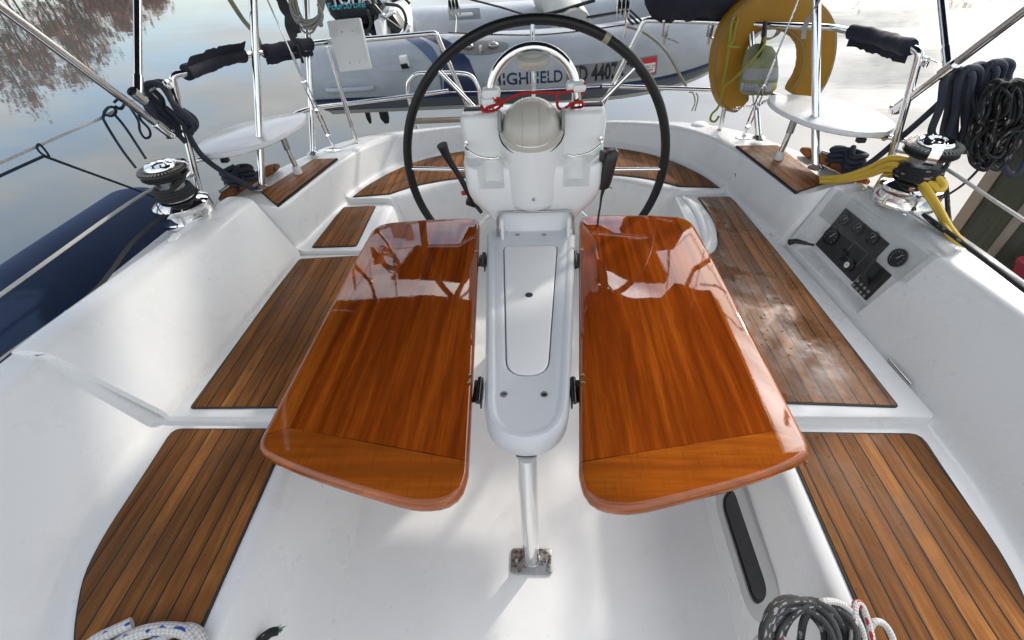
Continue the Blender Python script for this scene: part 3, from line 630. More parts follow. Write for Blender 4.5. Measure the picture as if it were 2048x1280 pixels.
# cabin light port in the right-hand riser
def port():
    n = Vector((.42, 0, -.065)).normalized(); up = Vector((.065, 0, .42)).normalized(); c0 = Vector((.6115, .555, .175))
    def loc(u, v, d): return c0 + Vector((0, 1, 0))*u + up*v - n*d
    def ring(w, h, r, d): return [loc(x, y, d) for x, y in rounded([(-w, -h), (w, -h), (w, h), (-w, h)], r, 8)]
    mb = MB(); mb.stack([ring(.190, .085, .08, -.006), ring(.190, .085, .08, .008), ring(.184, .079, .074, .013), ring(.150, .048, .045, .013), ring(.148, .046, .044, .004)], True, False); fr = obj('portlight', mb, GREYL, boat)
    mb = MB(); mb.stack([ring(.150, .048, .046, .0035), ring(.150, .048, .046, .0060)]); obj('pane', mb, GLASS, fr)
    mb = MB(); mb.stack([ring(.1505, .0485, .046, .0060), ring(.1505, .0485, .046, .0085), ring(.143, .041, .039, .0085), ring(.143, .041, .039, .0062)], False, False); obj('gasket', mb, BLACKR, fr)
GREYL = m_plain('light_grey_plastic', (0.50, 0.505, 0.50), 0.4, 0.05)
port()

# ------------------------------------------------------------------ engine instruments in the coaming
def engine():
    t = thing('engine_panel', 'black engine instrument panel with gauges and key behind a clear hinged cover', 'instrument panel', (1.15, 1.4, .47))
    B0 = Vector((ff(1.4)+.070, 1.4, .470)); B1 = Vector((ff(1.4)+.137, 1.4, .690)); d = Vector((-(ff(1.59)-ff(1.21))*-1, .38, 0)).normalized()
    d = Vector((ff(1.59)-ff(1.21), .38, 0)).normalized(); u = (B1-B0).normalized(); n = d.cross(u).normalized()
    if n.x > 0: n = -n
    def at(px, py, dd=0.0): return PL(px, py, B0+n*dd, n)
    def uv(p): return ((p-B0).dot(d), (p-B0).dot(u))
    def pt(a, b, dd): return B0 + d*a + u*b + n*dd
    def plate(name, a0, a1, b0, b1, th, m, par=t, r=.004):
        o = rounded([(a0, b0), (a1, b0), (a1, b1), (a0, b1)], r, 4); mb = MB(); mb.stack([[pt(x, y, .0005) for x, y in o], [pt(x, y, th) for x, y in o], [pt(x, y, th+.0015) for x, y in offset(o, -.0015)]]); return obj(name, mb, m, par)
    A = [uv(at(*q)) for q in ((1633, 487), (1690, 410), (1705, 567), (1727, 600), (1790, 545), (1692, 437), (1718, 455), (1746, 475), (1665, 472), (1800, 515), (1686, 508), (1701, 531))]
    a_hi = A[0][0]; a_mid = A[2][0]; a_lo = A[3][0]; bl = A[0][1]; bh = min(max(A[1][1], .15), .222)
    pl = plate('gauge_board', a_mid+.002, a_hi, bl, bh, .003, BLACK); p2 = plate('control_board', a_lo-.01, a_mid-.002, bl-.012, bl+.10, .003, BLACK)
    def gauge(c, r, par, name='gauge'):
        p = pt(c[0], c[1], .004); mb = MB(); mb.lathe([(r, 0), (r, .007), (r*.88, .008), (r*.84, .004)], p, n, 28, cap=False); g = obj(name, mb, BLACK, par)
        mb = MB(); mb.lathe([(r*.84, .0035), (.0001, .0035)], p, n, 24); obj('dial', mb, DIAL, g)
        mb = MB(); q = p+n*.0052
        for k in range(9):
            a = R(-30+k*30); v = d*math.cos(a)+u*math.sin(a); mb.tube([q+v*r*.62, q+v*r*.78], .0006, 4)
        a = R(115); v = d*math.cos(a)+u*math.sin(a); mb.tube([q-v*r*.1, q+v*r*.6], .0009, 4); obj('pointer', mb, WINK, g)
    for k in (5, 6, 7): gauge(A[k], .0225, pl)
    gauge(A[8], .034, pl, 'tachometer')
    gauge((A[9][0]+.004, A[9][1]-.006), .030, t, 'depth_gauge')
    p = pt(A[10][0], A[10][1], .004); mb = MB(); mb.lathe([(.021, 0), (.021, .006), (.017, .016), (.0001, .017)], p, n, 24); obj('horn_button', mb, BLACKR, pl)
    p = pt(A[11][0], A[11][1], .004); mb = MB(); mb.lathe([(.022, 0), (.022, .006), (.015, .010), (.0001, .010)], p, n, 24); kk = obj('key_switch', mb, BLACK, pl)
    mb = MB(); mb.lathe([(.011, .010), (.011, .014), (.0001, .014)], p, n, 20); mb.box(p+n*.0145, (.003, .012, .002)); obj('key_barrel', mb, STEEL, kk)
    mb = MB(); o = rounded([(A[7][0]-.03, A[7][1]-.10), (A[7][0]+.045, A[7][1]-.10), (A[7][0]+.045, A[7][1]-.045), (A[7][0]-.03, A[7][1]-.045)], .005, 3)
    mb.tube([pt(x, y, .0052) for x, y in o], .0007, 4, closed=True); obj('marking', mb, GREYP, pl)
    mb = MB(); c = ((a_lo+a_mid)/2-.005, bl+.03); mb.tube([pt(c[0], c[1], .004), pt(c[0]+.012, c[1]+.03, .035), pt(c[0]+.02, c[1]+.09, .04)], .009, 10); lv = obj('gear_lever', mb, BLACKR, t)
    mb = MB()
    for i in range(2):
        for k in range(4):
            q = pt(a_lo+.006+k*.02, bl+.002-.006+i*.02, .0035); mb.lathe([(.006, 0), (.0055, .003), (.0001, .0032)], q, n, 12)
    obj('keypad', mb, GREYP, p2)
    # black latch on the shelf, clear bent cover
    q = V(1620, 490, 1.555); mb = MB(); mb.tube([(1.025, 1.585, .50), (1.04, 1.57, .515), (1.075, 1.555, .512)], lambda k: .013-.006*k, 10); mb.tube([(1.075, 1.555, .512), (1.10, 1.55, .508)], .005, 8); obj('cover_latch', mb, BLACK, t)
    st = []
    for y in (1.175, 1.19, 1.3, 1.4, 1.5, 1.60, 1.614):
        f, tp = ff(y), ft(y); fx = lambda z: f+(tp-f)*(z-zS)/(0.70-zS)
        pr = fillet3([(fx(.602)-.004, y, .602), (fx(.69)-.005, y, .706), (tp+.075, y, .7175)], [.014], 5)
        inn = fillet3([(fx(.602)-.001, y, .600), (fx(.69)-.001, y, .7035), (tp+.075, y, .7155)], [.012], 5)
        st.append(pr+list(reversed(inn)))
    mb = MB(); mb.stack(st); obj('clear_cover', mb, CLEAR, t)
    mb = MB()
    for y in (1.2, 1.4, 1.59): mb.lathe([(.005, -.001), (.005, .002), (.0001, .003)], (ft(y)+.06, y, .718), (0, 0, 1), 12)
    obj('screw', mb, STEEL, t)
DIAL = m_plain('dial_face', (0.03, 0.032, 0.035), 0.35)
engine()

# ------------------------------------------------------------------ cockpit table
def table():
    t = thing('cockpit_table', 'varnished mahogany drop leaf cockpit table with white centre console on a steel leg', 'table', (0.005, .56, 0))
    zt = .690
    def con(k):                              # console outline shrunk by k, 96 points from the near tip
        near = [(-.100, .69), (-.0975, .645), (-.085, .597), (-.052, .560), (0.0, .546), (.052, .560), (.085, .597), (.0985, .645), (.104, .69)]
        o = [(x+.004, y) for x, y in near] + [(.160, 1.36), (.155, 1.395), (.135, 1.418), (.10, 1.424), (-.10, 1.424), (-.132, 1.418), (-.148, 1.395), (-.152, 1.36)]
        o = [tuple(p[:2]) for p in smooth([(x, y, 0) for x, y in near], 5)][:-1]; o = [(x+.004, y) for x, y in o]
        o += rounded([(.167, 1.424), (-.152, 1.424)], 0, 1)[:0] or rounded([(.109, .70), (.167, 1.424), (-.152, 1.424), (-.097, .70)], [.001, .04, .04, .001], 6)
        st = resample(o, 120); return offset(st, -k)
    lid = rounded([(-.050, .738), (.050, .738), (.092, 1.315), (-.088, 1.315)], [.05, .05, .022, .022], 8); lid = [(x+.005, y) for x, y in lid]
    i0 = min(range(len(lid)), key=lambda k: lid[k][1]+abs(lid[k][0]-.005)); lid = lid[i0:]+lid[:i0]
    def Z(o, z): return [(x, y, z) for x, y in o]
    c0 = con(0); j = min(range(120), key=lambda k: c0[k][1]); sh = lambda o: o[j:]+o[:j]
    L0 = resample(lid, 120); ctr = (0.004, 1.05)
    rings = [Z(sh(con(.03)), .612), Z(sh(con(.006)), .618), Z(sh(con(0)), .630), Z(sh(con(0)), .668), Z(sh(con(.003)), .680), Z(sh(con(.010)), .688), Z(sh(con(.017)), .6885), Z(sh(con(.0225)), .686), Z(sh(con(.026)), .6835), Z(sh(con(.030)), .6830)]
    rings += [Z(offset(L0, .012), .6832), Z(offset(L0, .006), .6800), Z(offset(L0, .003), .6790), Z(offset(L0, .0015), .668)]
    mb = MB(); mb.stack(rings, True, True); cs = obj('console', mb, CONS, t, 30)
    mb = MB(); mb.stack([Z(offset(L0, -.0010), .660), Z(offset(L0, -.001), .679), Z(offset(L0, -.003), .6815), Z(offset(L0, -.006), .682)]); ld = obj('lid', mb, CONL, cs, 30)
    h = G(1058, 590, .682); mb = MB(); mb.lathe([(.0115, .0004), (.0095, .0008), (.0088, -.003), (.0001, -.003)], (h.x, h.y, .682), (0, 0, 1), 24); obj('finger_hole', mb, BLACKR, ld)
    for px, py in ((1035, 469), (1088, 469), (1008, 788), (1089, 788)):
        q = G(px, py, .684); mb = MB(); mb.lathe([(.0085, -.002), (.0085, .001), (.006, .0018), (.0035, .0018), (.0028, .0002), (.0001, .0002)], (q.x, q.y, .6835), (0, 0, 1), 20); sc = obj('screw', mb, DULL, cs)
        mb = MB(); mb.lathe([(.003, .0004), (.0001, .0006)], (q.x, q.y, .6835), (0, 0, 1), 10); obj('socket', mb, BLACK, sc)
    for s in (-1, 1):
        inn = lambda y: lerp(y, [(.40, .110), (.49, .1115), (1.45, .178)])
        o = [(inn(.47), .475), (.118, .437), (.138, .412), (.17, .402), (.22, .403), (.32, .428), (.45, .466), (.545, .503), (.575, .522), (.584, .545), (.585, .60)]
        o = [tuple(p[:2]) for p in smooth([(x, y, 0) for x, y in o], 5)]
        o += [(.583, .9), (.580, 1.2)] + rounded([(.577, 1.3), (.572, 1.47), (.45, 1.492), (.30, 1.500), (.182, 1.500), (inn(1.40), 1.40)], [.02, .12, .05, .05, .07, .02], 8)[7:-7] + [(inn(1.38), 1.38)]
        o = resample(o, 150)
        o = [((x if s > 0 else -x)+(.002 if s > 0 else -.0), y) for x, y in o]
        if s < 0: o.reverse()
        r3 = lambda k, z: [(x, y, z) for x, y in offset(o, -k)]
        mb = MB(); mb.stack([r3(.012, .658), r3(.004, .6595), r3(.0005, .664), r3(0, .671), r3(.001, .680), r3(.004, .6865), r3(.008, .6895), r3(.014, .6905)])
        lf = obj('leaf', mb, MAHOG, t, 50); lf['label'] = 'mahogany leaf with scratched bright varnish in the sun' if s > 0 else 'mahogany leaf with darker varnish in the shade'
        for k, (yy, L) in enumerate(((1.245, .07), (.695, .075))):
            x = s*(inn(yy)-.012)+.003; mb = MB(); mb.tube([(x+s*-.001, yy-L/2, .676), (x, yy+L/2, .676)], .0062, 10); mb.box((x+s*.008, yy, .672), (.012, L*.9, .004), None, .001); mb.box((x-s*.006, yy, .664), (.004, L*.95, .03), None, .001)
            hg = obj('hinge', mb, HING, lf)
            for dy in (.012, -.012) if k else (.006,):
                q = Vector((s*(inn(yy)+.010)+.002, yy+dy+.02, .6912)); mb = MB(); mb.lathe([(.0058, -.0008), (.0058, .0008), (.0046, .001), (.0040, .0002), (.0001, .0002)], q, (0, 0, 1), 16); rv = obj('rivet', mb, BRASS, lf)
    b = G(1063, 1112, 0.006); b = Vector((.004, .560, 0)); mb = MB(); mb.tube([b+Vector((0, 0, .004)), b+Vector((0, 0, .30)), b+Vector((0, 0, .616))], .0245, 28); obj('leg', mb, STEEL, t)
    mb = MB(); mb.prism(rounded([(-.061, .516), (.069, .516), (.069, .592), (-.061, .592)], .012, 5), .0008, .008, .002); bp = obj('base_plate', mb, DULL, t)
    mb = MB(); mb.lathe([(.0272, .0075), (.0272, .014), (.0255, .018), (.0246, .018)], (.004, .56, 0), (0, 0, 1), 28, cap=False); obj('collar', mb, STEEL, bp)
    for x in (-.045, .053):
        mb = MB(); mb.lathe([(.0075, .0078), (.0075, .0092), (.003, .0098), (.0026, .0085), (.0001, .0085)], (x, .553, 0), (0, 0, 1), 18); sc = obj('screw', mb, STEEL, bp)
CONS = m_gelcoat('textured_console', (0.56, 0.575, 0.595), 0.34, False)
def _tex(m):
    t = NT(m); c = t.coord(); p = t.b.inputs['Normal'].links[0].from_socket; s = t.sep(c)
    in_ = t.math('GREATER_THAN', s[2], .6825); t.set('Normal', t.bump(t.math('MULTIPLY', t.vor(t.coord((1, .6, 1)), 300), in_), 0.35, 0.0012, p))
_tex(CONS)
CONL = m_gelcoat('console_lid', (0.72, 0.72, 0.715), 0.4, False); HING = m_plain('blackened_hinge', (0.05, 0.05, 0.05), 0.3, 0.4, 60, .2, Metallic=0.9); BRASS = m_plain('old_brass', (0.42, 0.32, 0.15), 0.35, 0.3, 60, .2, Metallic=1.0)
table()

# ------------------------------------------------------------------ steering pedestal and wheel
def pedestal():
    t = thing('steering_pedestal', 'white steering pedestal with cup holders, beige compass hood and steel guard hoop', 'pedestal', (.02, 1.47, 0))
    cx = .020
    def sec(z, hw, yf, yb, notch=0.0, r=.03, m=96):
        # cross-section: front runs from left to right; cup notches at +-.135 of the centre
        pts = []
        for k in range(49):
            x = -hw+2*hw*k/48; y = yf
            cx1 = abs(x)
            e = hw-cx1
            if e < r: y = yf + r - math.sqrt(max(r*r-(r-e)**2, 0))
            dd = abs(cx1-hw*.60)
            if notch and dd < .034: y = max(y, yf + notch*math.sqrt(max(1-(dd/.034)**2, 0))**.5)
            pts.append((cx+x, y, z))
        for k in range(49):
            x = hw-2*hw*k/48; y = yb; e = hw-abs(x)
            if e < r: y = yb - r + math.sqrt(max(r*r-(r-e)**2, 0))
            pts.append((cx+x, y, z))
        return pts
    rows = [(0.0, .15, 1.36, 1.60, 0, .05), (.25, .125, 1.375, 1.585, 0, .05), (.55, .120, 1.385, 1.58, 0, .05), (.66, .128, 1.40, 1.58, 0, .05), (.715, .150, 1.405, 1.58, 0, .06), (.760, .190, 1.398, 1.575, 0, .065), (.795, .212, 1.388, 1.572, 0, .055), (.83, .222, 1.383, 1.57, 0, .045),
            (.858, .225, 1.382, 1.57, 0, .04), (.862, .225, 1.382, 1.57, .052, .04), (.900, .2255, 1.384, 1.57, .054, .04), (.918, .226, 1.388, 1.57, .050, .04), (.926, .226, 1.396, 1.57, .04, .035), (.930, .226, 1.425, 1.57, .012, .03), (.936, .2265, 1.443, 1.57, 0, .03), (.96, .227, 1.447, 1.57, 0, .03), (1.045, .229, 1.452, 1.565, 0, .028), (1.056, .228, 1.455, 1.563, 0, .028), (1.063, .222, 1.462, 1.556, 0, .024), (1.065, .212, 1.472, 1.546, 0, .02)]
    mb = MB(); mb.stack([sec(*r) for r in rows]); bd = obj('body', mb, GELS, t, 38)
    # drum that carries the compass, its top tipped towards the crew
    rad = .098; c = Vector((cx-.004, 1.452, 0)); rings = []
    def ring(z, r, tip=0.0, dy=0):
        return [Vector((c.x+r*math.cos(a), c.y+dy+r*math.sin(a), z + tip*(math.sin(a)+1)*.5)) for a in [2*PI*k/64 for k in range(64)]]
    rings = [ring(.775, .072, .0), ring(.783, .085), ring(.80, .093), ring(.83, rad), ring(.98, rad+.001), ring(1.000, rad+.001, .055), ring(1.006, rad-.003, .055), ring(1.008, rad-.010, .055)]
    mb = MB(); mb.stack(rings); dm = obj('drum', mb, GELS, t, 50)
    mb = MB(); mb.lathe([(.005, 0), (.005, .004), (.002, .0045)], (c.x+.004, c.y-.0985, .832), (0, -1, 0), 12); obj('screw', mb, DULL, dm)
    # compass: beige hood with three flutes in a rim, tilted
    ax = Vector((0, -.42, .91)).normalized(); cc = Vector((c.x, 1.440, 1.034)); uy = Vector((0, .91, .42)); ux = Vector((1, 0, 0))
    mb = MB(); mb.lathe([(.100, -.022), (.100, -.006), (.096, .004), (.084, .006)], cc, ax, 56, cap=False); mb.lathe([(.099, -.0235), (.103, -.0225), (.103, -.020), (.099, -.019)], cc, ax, 56, mi=1, cap=False); cm = obj('compass_rim', mb, [BEIGE, BLACK], t)
    mb = MB(); rg = []
    for i in range(17):
        a = -PI/2+PI*i/16; rg.append([cc + ux*(.090*math.sin(a)) + (uy*math.cos(b)*1.02 + ax*math.sin(b)*.78)*(.090*max(math.cos(a), .001)) + (ax*.0022 if (abs(math.sin(a)-.28) < .06 or abs(math.sin(a)+.28) < .06) else Vector((0, 0, 0))) for b in [PI*k/28-.08 for k in range(29)]])
    mb.stack(rg, False, False, closed=False); hd = obj('compass_hood', mb, BEIGE, t, 60)
    mb = MB()
    for sx in (-.026, .026): mb.tube([cc + ux*(sx+e) + (uy*math.cos(b)*1.02+ax*math.sin(b)*.78)*(.0905*math.sqrt(1-(sx/.09)**2)) for e in (0,) for b in [PI*k/20-.05 for k in range(21)]], .0016, 6)
    obj('flute', mb, BEIGE, hd)
    mb = MB()
    for s in (-1, 1): mb.box(cc+ux*s*.096+ax*.02, (.011, .045, .062), Matrix.Rotation(-.43, 3, 'X'), .004)
    obj('hood_pivot', mb, GREYP, cm)
    # cup-holder rails
    for s in (-1, 1):
        p = [Vector((cx+s*.212, 1.449, .985)), Vector((cx+s*.208, 1.405, .985)), Vector((cx+s*.17, 1.372, .972)), Vector((cx+s*.125, 1.36, .968)), Vector((cx+s*.104, 1.372, .968)), Vector((cx+s*.101, 1.385, .955)), Vector((cx+s*.101, 1.40, .948))]
        mb = MB(); mb.tube(smooth(p, 6), .0032, 8); mb.lathe([(.007, 0), (.007, .003), (.003, .004)], p[0], (0, -1, 0), 12); obj('drink_rail', mb, STEEL, t)
    # table bracket tray under the drum with its steel frame
    w = .122; y0, y1 = 1.395, 1.432; z0, z1 = .662, .768; tc = .024
    mb = MB()
    mb.box((tc, 1.395, z0+.004), (.235, .085, .010), None, .003)
    mb.box((tc, 1.345, z0-.03), (.235, .012, .07), None, .003)
    for s in (-1, 1): mb.box((tc+s*.113, 1.39, .712), (.010, .075, .09), None, .003); mb.box((tc+s*.075, 1.418, .715), (.004, .022, .085), None, .001)
    mb.box((tc, 1.427, .716), (.235, .010, .104), None, .003); tr = obj('tray', mb, GELS, t)
    mb = MB(); mb.tube(bend([(tc-.134, 1.375, .640), (tc-.127, 1.383, .772), (tc+.127, 1.383, .772), (tc+.134, 1.375, .640)], .022), .0042, 10); obj('tray_frame', mb, DULL, tr)
    for px in (1042, 1087):
        q = V(px, 421, 1.42); mb = MB(); mb.lathe([(.0075, 0), (.0075, .003), (.003, .0035), (.0001, .002)], q, (0, -1, 0), 16); obj('screw', mb, DULL, tr)
    q = V(1065, 428, 1.42); mb = MB(); mb.lathe([(.0165, -.001), (.0165, .0018), (.0001, .0022)], q, (0, -1, .1), 28); mb.lathe([(.0172, 0), (.0172, .0012), (.0164, .0013)], q, (0, -1, .1), 28, mi=1, cap=False); obj('plug', mb, [GELS, GREYP], tr)
    for s in (-1, 1): mb = MB(); mb.lathe([(.004, 0), (.004, .001), (.0001, .001)], (tc+s*.082, 1.385, z0+.0092), (0, 0, 1), 12); obj('drain_hole', mb, BLACK, tr)
    # guard hoop and dome light
    yb = 1.495; L = V(984, 240, yb); Rr = V(1151, 232, yb); top = V(1065, 93, yb+.01)
    hw = (Rr.x-L.x)/2; mx = (L.x+Rr.x)/2; zb = 1.055; zs = top.z-hw*1.0
    pth = [Vector((mx-hw, yb, zb)), Vector((mx-hw, yb, zs-.03))] + [Vector((mx-hw*math.cos(PI*k/24), yb+.005*math.sin(PI*k/24), zs+hw*math.sin(PI*k/24))) for k in range(25)] + [Vector((mx+hw, yb, zs-.03)), Vector((mx+hw, yb, zb))]
    mb = MB(); mb.tube(pth, .0145, 16); hp = obj('guard_hoop', mb, STEEL, t)
    for s in (-1, 1):
        mb = MB(); mb.lathe([(.024, 0), (.024, .006), (.017, .012), (.0146, .012)], (mx+s*hw, yb, 1.062), (0, 0, 1), 24, cap=False); obj('foot_collar', mb, STEEL, hp)
        mb = MB(); mb.box((mx+s*(hw-.004), yb-.004, 1.118 if s < 0 else 1.128), (.056, .046, .030), None, .010); mb.box((mx+s*(hw+.006), yb-.022, 1.098 if s < 0 else 1.128), (.04, .026, .022), None, .008); obj('clamp', mb, WHITEP, hp)
    mb = MB(); mb.ball((mx, yb-.014, top.z-.032), (.047, .030, .026), 28); mb.lathe([(.043, -.004), (.047, -.002), (.047, .006), (.041, .010)], (mx, yb-.012, top.z-.022), (0, -.25, 1), 32); obj('dome_light', mb, BEIGE, hp)
    # dark cover strips on the shoulders
    for s in (-1, 1):
        mb = MB(); mb.box((cx+s*.187, 1.515, 1.0665), (.062, .03, .005), None, .0015); obj('shoulder_pad', mb, CANV, t)
    # engine control: black lever on the side, brake
    p = [V(884, 290, 1.40), V(897, 318, 1.41), V(920, 355, 1.42), V(940, 392, 1.43), V(948, 405, 1.435)]
    mb = MB(); mb.tube(smooth(p, 5), lambda k: .0175-.010*min(k*2.4, 1)+.003*k, 12); lv = obj('throttle_lever', mb, BLACK, t)
    q = V(944, 402, 1.45); mb = MB(); mb.box(q, (.040, .03, .035), Matrix.Rotation(.4, 3, 'Y'), .008); mb.tube([q, V(963, 425, 1.45)], .007, 8); obj('lever_base', mb, BLACK, lv)
    q = V(928, 386, 1.44); mb = MB(); mb.lathe([(.008, -.008), (.008, .006), (.005, .009)], q, (-1, -.3, .1), 14); obj('button', mb, RINK, lv)
pedestal()

def wheel():
    t = thing('helm', 'large steering wheel with stitched black leather rim and steel spokes', 'steering wheel', (.022, 1.60, .825))
    c = Vector((.0222, 1.60, .8245)); RR = .4625; n = 160
    P = lambda a, r, dy=0: c + Vector((r*math.cos(a), dy, r*math.sin(a)))
    mb = MB(); mb.tube([P(2*PI*k/n, RR) for k in range(n)], .0146, 18, closed=True); rim = obj('rim', mb, LEATHER, t)
    mb = MB(); m = 660; mb.tube([P(2*PI*k/m, RR-.0150, .0040*(1 if k % 2 else -1)) for k in range(m)], .0015, 5, closed=True); obj('stitching', mb, BLACKR, rim)
    mb = MB(); a0 = math.atan2(V(1212, 77, 1.6).z-c.z, V(1212, 77, 1.6).x-c.x); mb.tube([P(a0-.020, RR), P(a0+.020, RR)], .0158, 18); obj('king_spoke_mark', mb, MARK, rim)
    for a in (90, 131.8, 45.2, 178, -1.7, 225, 270, 315):
        a = R(a); mb = MB(); mb.tube([P(a, .03, -.02), P(a, .22, -.006), P(a, RR-.010)], .0072, 12); sp = obj('spoke', mb, STEEL, t)
    mb = MB(); mb.lathe([(.030, -.045), (.052, -.02), (.052, .012), (.035, .022), (.02, .03), (.0001, .032)], c, (0, 1, 0), 32); obj('hub', mb, CHROME, t)
MARK = m_plain('pale_binding', (0.33, 0.28, 0.20), 0.5, 0.2)
wheel()

mbx = MB()
def handset():
    t = thing('remote_handset', 'black handset clipped to the side of the pedestal with a coiled cord', 'handset', (.26, 1.40, .80))
    a, b = V(1225, 298, 1.41), V(1207, 378, 1.41); ax = (b-a).normalized(); rg = []
    for k, (w, d) in enumerate(((.010, .010), (.019, .017), (.0215, .02), (.0215, .02), (.020, .019), (.017, .016), (.009, .008))):
        q = a.lerp(b, (0, .06, .2, .5, .8, .95, 1)[k]); u = Vector((1, 0, .2)).normalized(); v = Vector((0, 1, 0)); rg.append([q+u*w*math.copysign(abs(math.cos(2*PI*j/20))**.6, math.cos(2*PI*j/20))+v*d*math.copysign(abs(math.sin(2*PI*j/20))**.6, math.sin(2*PI*j/20)) for j in range(20)])
    mb = MB(); mb.stack(rg); obj('case', mb, BLACK, t)
    mb = MB(); mb.box(a.lerp(b, .3)+Vector((-.022, .01, 0)), (.02, .028, .06), None, .005); obj('clip', mb, BLACK, t)
    e = V(1197, 432, 1.41); pts = [b+Vector((0, 0, .004)), b.lerp(e, .3)+Vector((-.002, 0, 0)), b.lerp(e, .7), e, e+Vector((0, .01, -.12))]
    mb = MB(); mb.tube(smooth(pts, 6), lambda k: .0036 if k > .3 else .0075-.013*k, 8); obj('cord', mb, BLACKR, t)
handset()

# red cord tied between the two legs of the guard hoop
pts = [V(*q) for q in ((968, 222, 1.475), (962, 214, 1.49), (975, 205, 1.475), (994, 200, 1.472), (1001, 212, 1.47), (985, 222, 1.465), (966, 222, 1.47), (978, 214, 1.46), (1000, 207, 1.455), (1020, 196, 1.445), (1045, 187, 1.44), (1078, 185, 1.44), (1110, 186, 1.45), (1140, 183, 1.465), (1160, 177, 1.472), (1171, 166, 1.47))]
mb = MB(); mb.tube(smooth(pts, 6), .0042, 8)
for q in (((1113, 188, 1.452), (1114, 200, 1.455), (1116, 214, 1.46), (1126, 218, 1.47), (1145, 207, 1.475), (1163, 205, 1.475), (1166, 211, 1.49), (1148, 213, 1.49), (1140, 208, 1.475), (1165, 202, 1.472)), ((985, 196, 1.472), (992, 193, 1.473), (1004, 205, 1.468), (1003, 214, 1.465)), ((1170, 168, 1.47), (1168, 180, 1.472), (1163, 190, 1.475))):
    mb.tube(smooth([V(*p) for p in q], 6), .0042, 8)
single('red_lashing', mb, R_RED, 'thin red cord knotted round both legs of the steel guard hoop', 'cord')

# ------------------------------------------------------------------ stern rails, seats, poles, stays
def rail(s):
    nm = 'by the blue fender' if s < 0 else 'carrying the lifebuoy'
    t = thing('stern_rail', 'polished steel stern rail with three legs '+nm, 'rail', (s*.9, 2.3, .64), 'steel stern rails')
    r = .0125
    if s < 0:
        top = [V(345, 158, 1.75), V(372, 146, 1.79), V(450, 117, 2.0), V(530, 104, 2.19), V(640, 85, 2.42), V(760, 76, 2.53), V(872, 66, 2.62), V(893, 85, 2.63), V(944, 232, 2.70)]
        fwd = G(402, 395, .70); b2 = G(715, 289, .628); t2 = V(655, 93, 2.42); m0 = V(412, 232, 1.80); mid = [Vector(p) for p in ((-1.335, 1.78, .826), (-1.385, 1.92, .826), (-1.345, 2.08, .826), (-1.22, 2.19, .822))] + [V(612, 220, 2.30), V(700, 207, 2.46), V(800, 195, 2.57), V(897, 182, 2.66)]
    else:
        top = [V(1839, 112, 1.75), V(1822, 96, 1.79), V(1760, 78, 2.0), V(1690, 60, 2.16), V(1640, 54, 2.25), V(1487, 47, 2.46), V(1400, 43, 2.55), V(1290, 40, 2.63), V(1252, 58, 2.64), V(1198, 225, 2.72)]
        fwd = G(1772, 352, .70); b2 = G(1439, 263, .628); t2 = V(1485, 49, 2.45); mid = [Vector(p) for p in ((1.335, 1.78, .826), (1.385, 1.92, .826), (1.345, 2.08, .826), (1.22, 2.19, .822))] + [V(1540, 188, 2.34), V(1480, 182, 2.44), V(1320, 176, 2.60), V(1205, 172, 2.68)]
    fwd = Vector((s*1.375, 1.74, .70)) if False else fwd
    path = smooth(top[1:-2], 6); full = [fwd, fwd.lerp(top[0], .93)] + [top[0].lerp(top[1], .35)] + path + [top[-2], top[-1]]
    full = bend(full, .035, 5) if False else full
    full = [fwd] + fillet3([fwd, top[0]+(top[0]-fwd)*.03, path[0]], [.05], 6)[1:-1] + path[:-1] + fillet3([path[-2], path[-1], top[-1]], [.055], 8)[1:]
    mb = MB(); mb.tube(full, r, 14); obj('top_rail', mb, STEEL, t)
    mb = MB(); mb.tube(smooth(mid, 5), .0105, 12); obj('mid_rail', mb, STEEL, t)
    mb = MB(); mb.tube([b2, t2], .0115, 12); mb.lathe([(.024, 0), (.024, .005), (.014, .012), (.0115, .014)], b2, (0, 0, 1), 20, cap=False); obj('leg', mb, STEEL, t)
    mb = MB(); e = top[0]; mb.box(e+Vector((s*.01, -.02, -.012)), (.012, .035, .03), None, .003); mb.tube([e+Vector((0, -.03, 0)), e+Vector((0, -.045, 0))], .007, 8); obj('rail_eye', mb, STEEL, t)
    return path, mid
TL, ML = rail(-1); TR, MR = rail(1)

def PX(p):
    q = np.array(p)-LOC; return 1024+F*(q@RIGHT)/(q@FWD)
def pad(path, x0, x1, r, label, flapv, m=NAVY):
    n = 22; path = resample(path, 400, False); run = [Vector(p) for p in path if x0 <= PX(p) <= x1]; run = [Vector(p) for p in resample(run, n+1, False)]
    a, b = run[0], run[-1]; ax = (b-a).normalized(); rg = []; rnd = random.Random(int(a.x*1000))
    u = ax.cross(Vector((0, 0, 1))).normalized(); w = ax.cross(u)
    if w.z > 0: w = -w
    sag = Vector((0, 0, .010))
    for k in range(n+1):
        q = k/n; p = run[k]; rr = r*(1+rnd.uniform(-.06, .06)+.05*math.sin(q*19)); ring = []
        for j in range(26):
            c = 2*PI*j/26; e = 1 + .05*math.sin(3*c+q*9)+rnd.uniform(-.02, .02)
            ring.append(p + (u*math.cos(c)+w*math.sin(c))*rr*e)
        rg.append(ring)
    mb = MB(); mb.stack(rg)
    f = Vector(flapv); s1 = [run[k] + f.normalized()*r*.96 for k in range(n+1)]; s2 = [p + f + Vector((0, 0, rnd.uniform(-.004, .004))) for p in s1]
    th = ax.cross(f).normalized()*.003
    mb.stack([[p, q, q+th, p+th] for p, q in zip(s1, s2)]); single('rail_pad', mb, m, label, 'rail pad', 'navy canvas pads wrapped on the stern rails', sharp=60)
pad(TL, 352, 486, .026, 'creased navy rail pad nearest the coil of navy rope', (0.02, .0, .028))
pad(TL, 527, 622, .027, 'short smooth navy rail pad between the two steel poles near the outboard motor', (0, -.002, -.022))
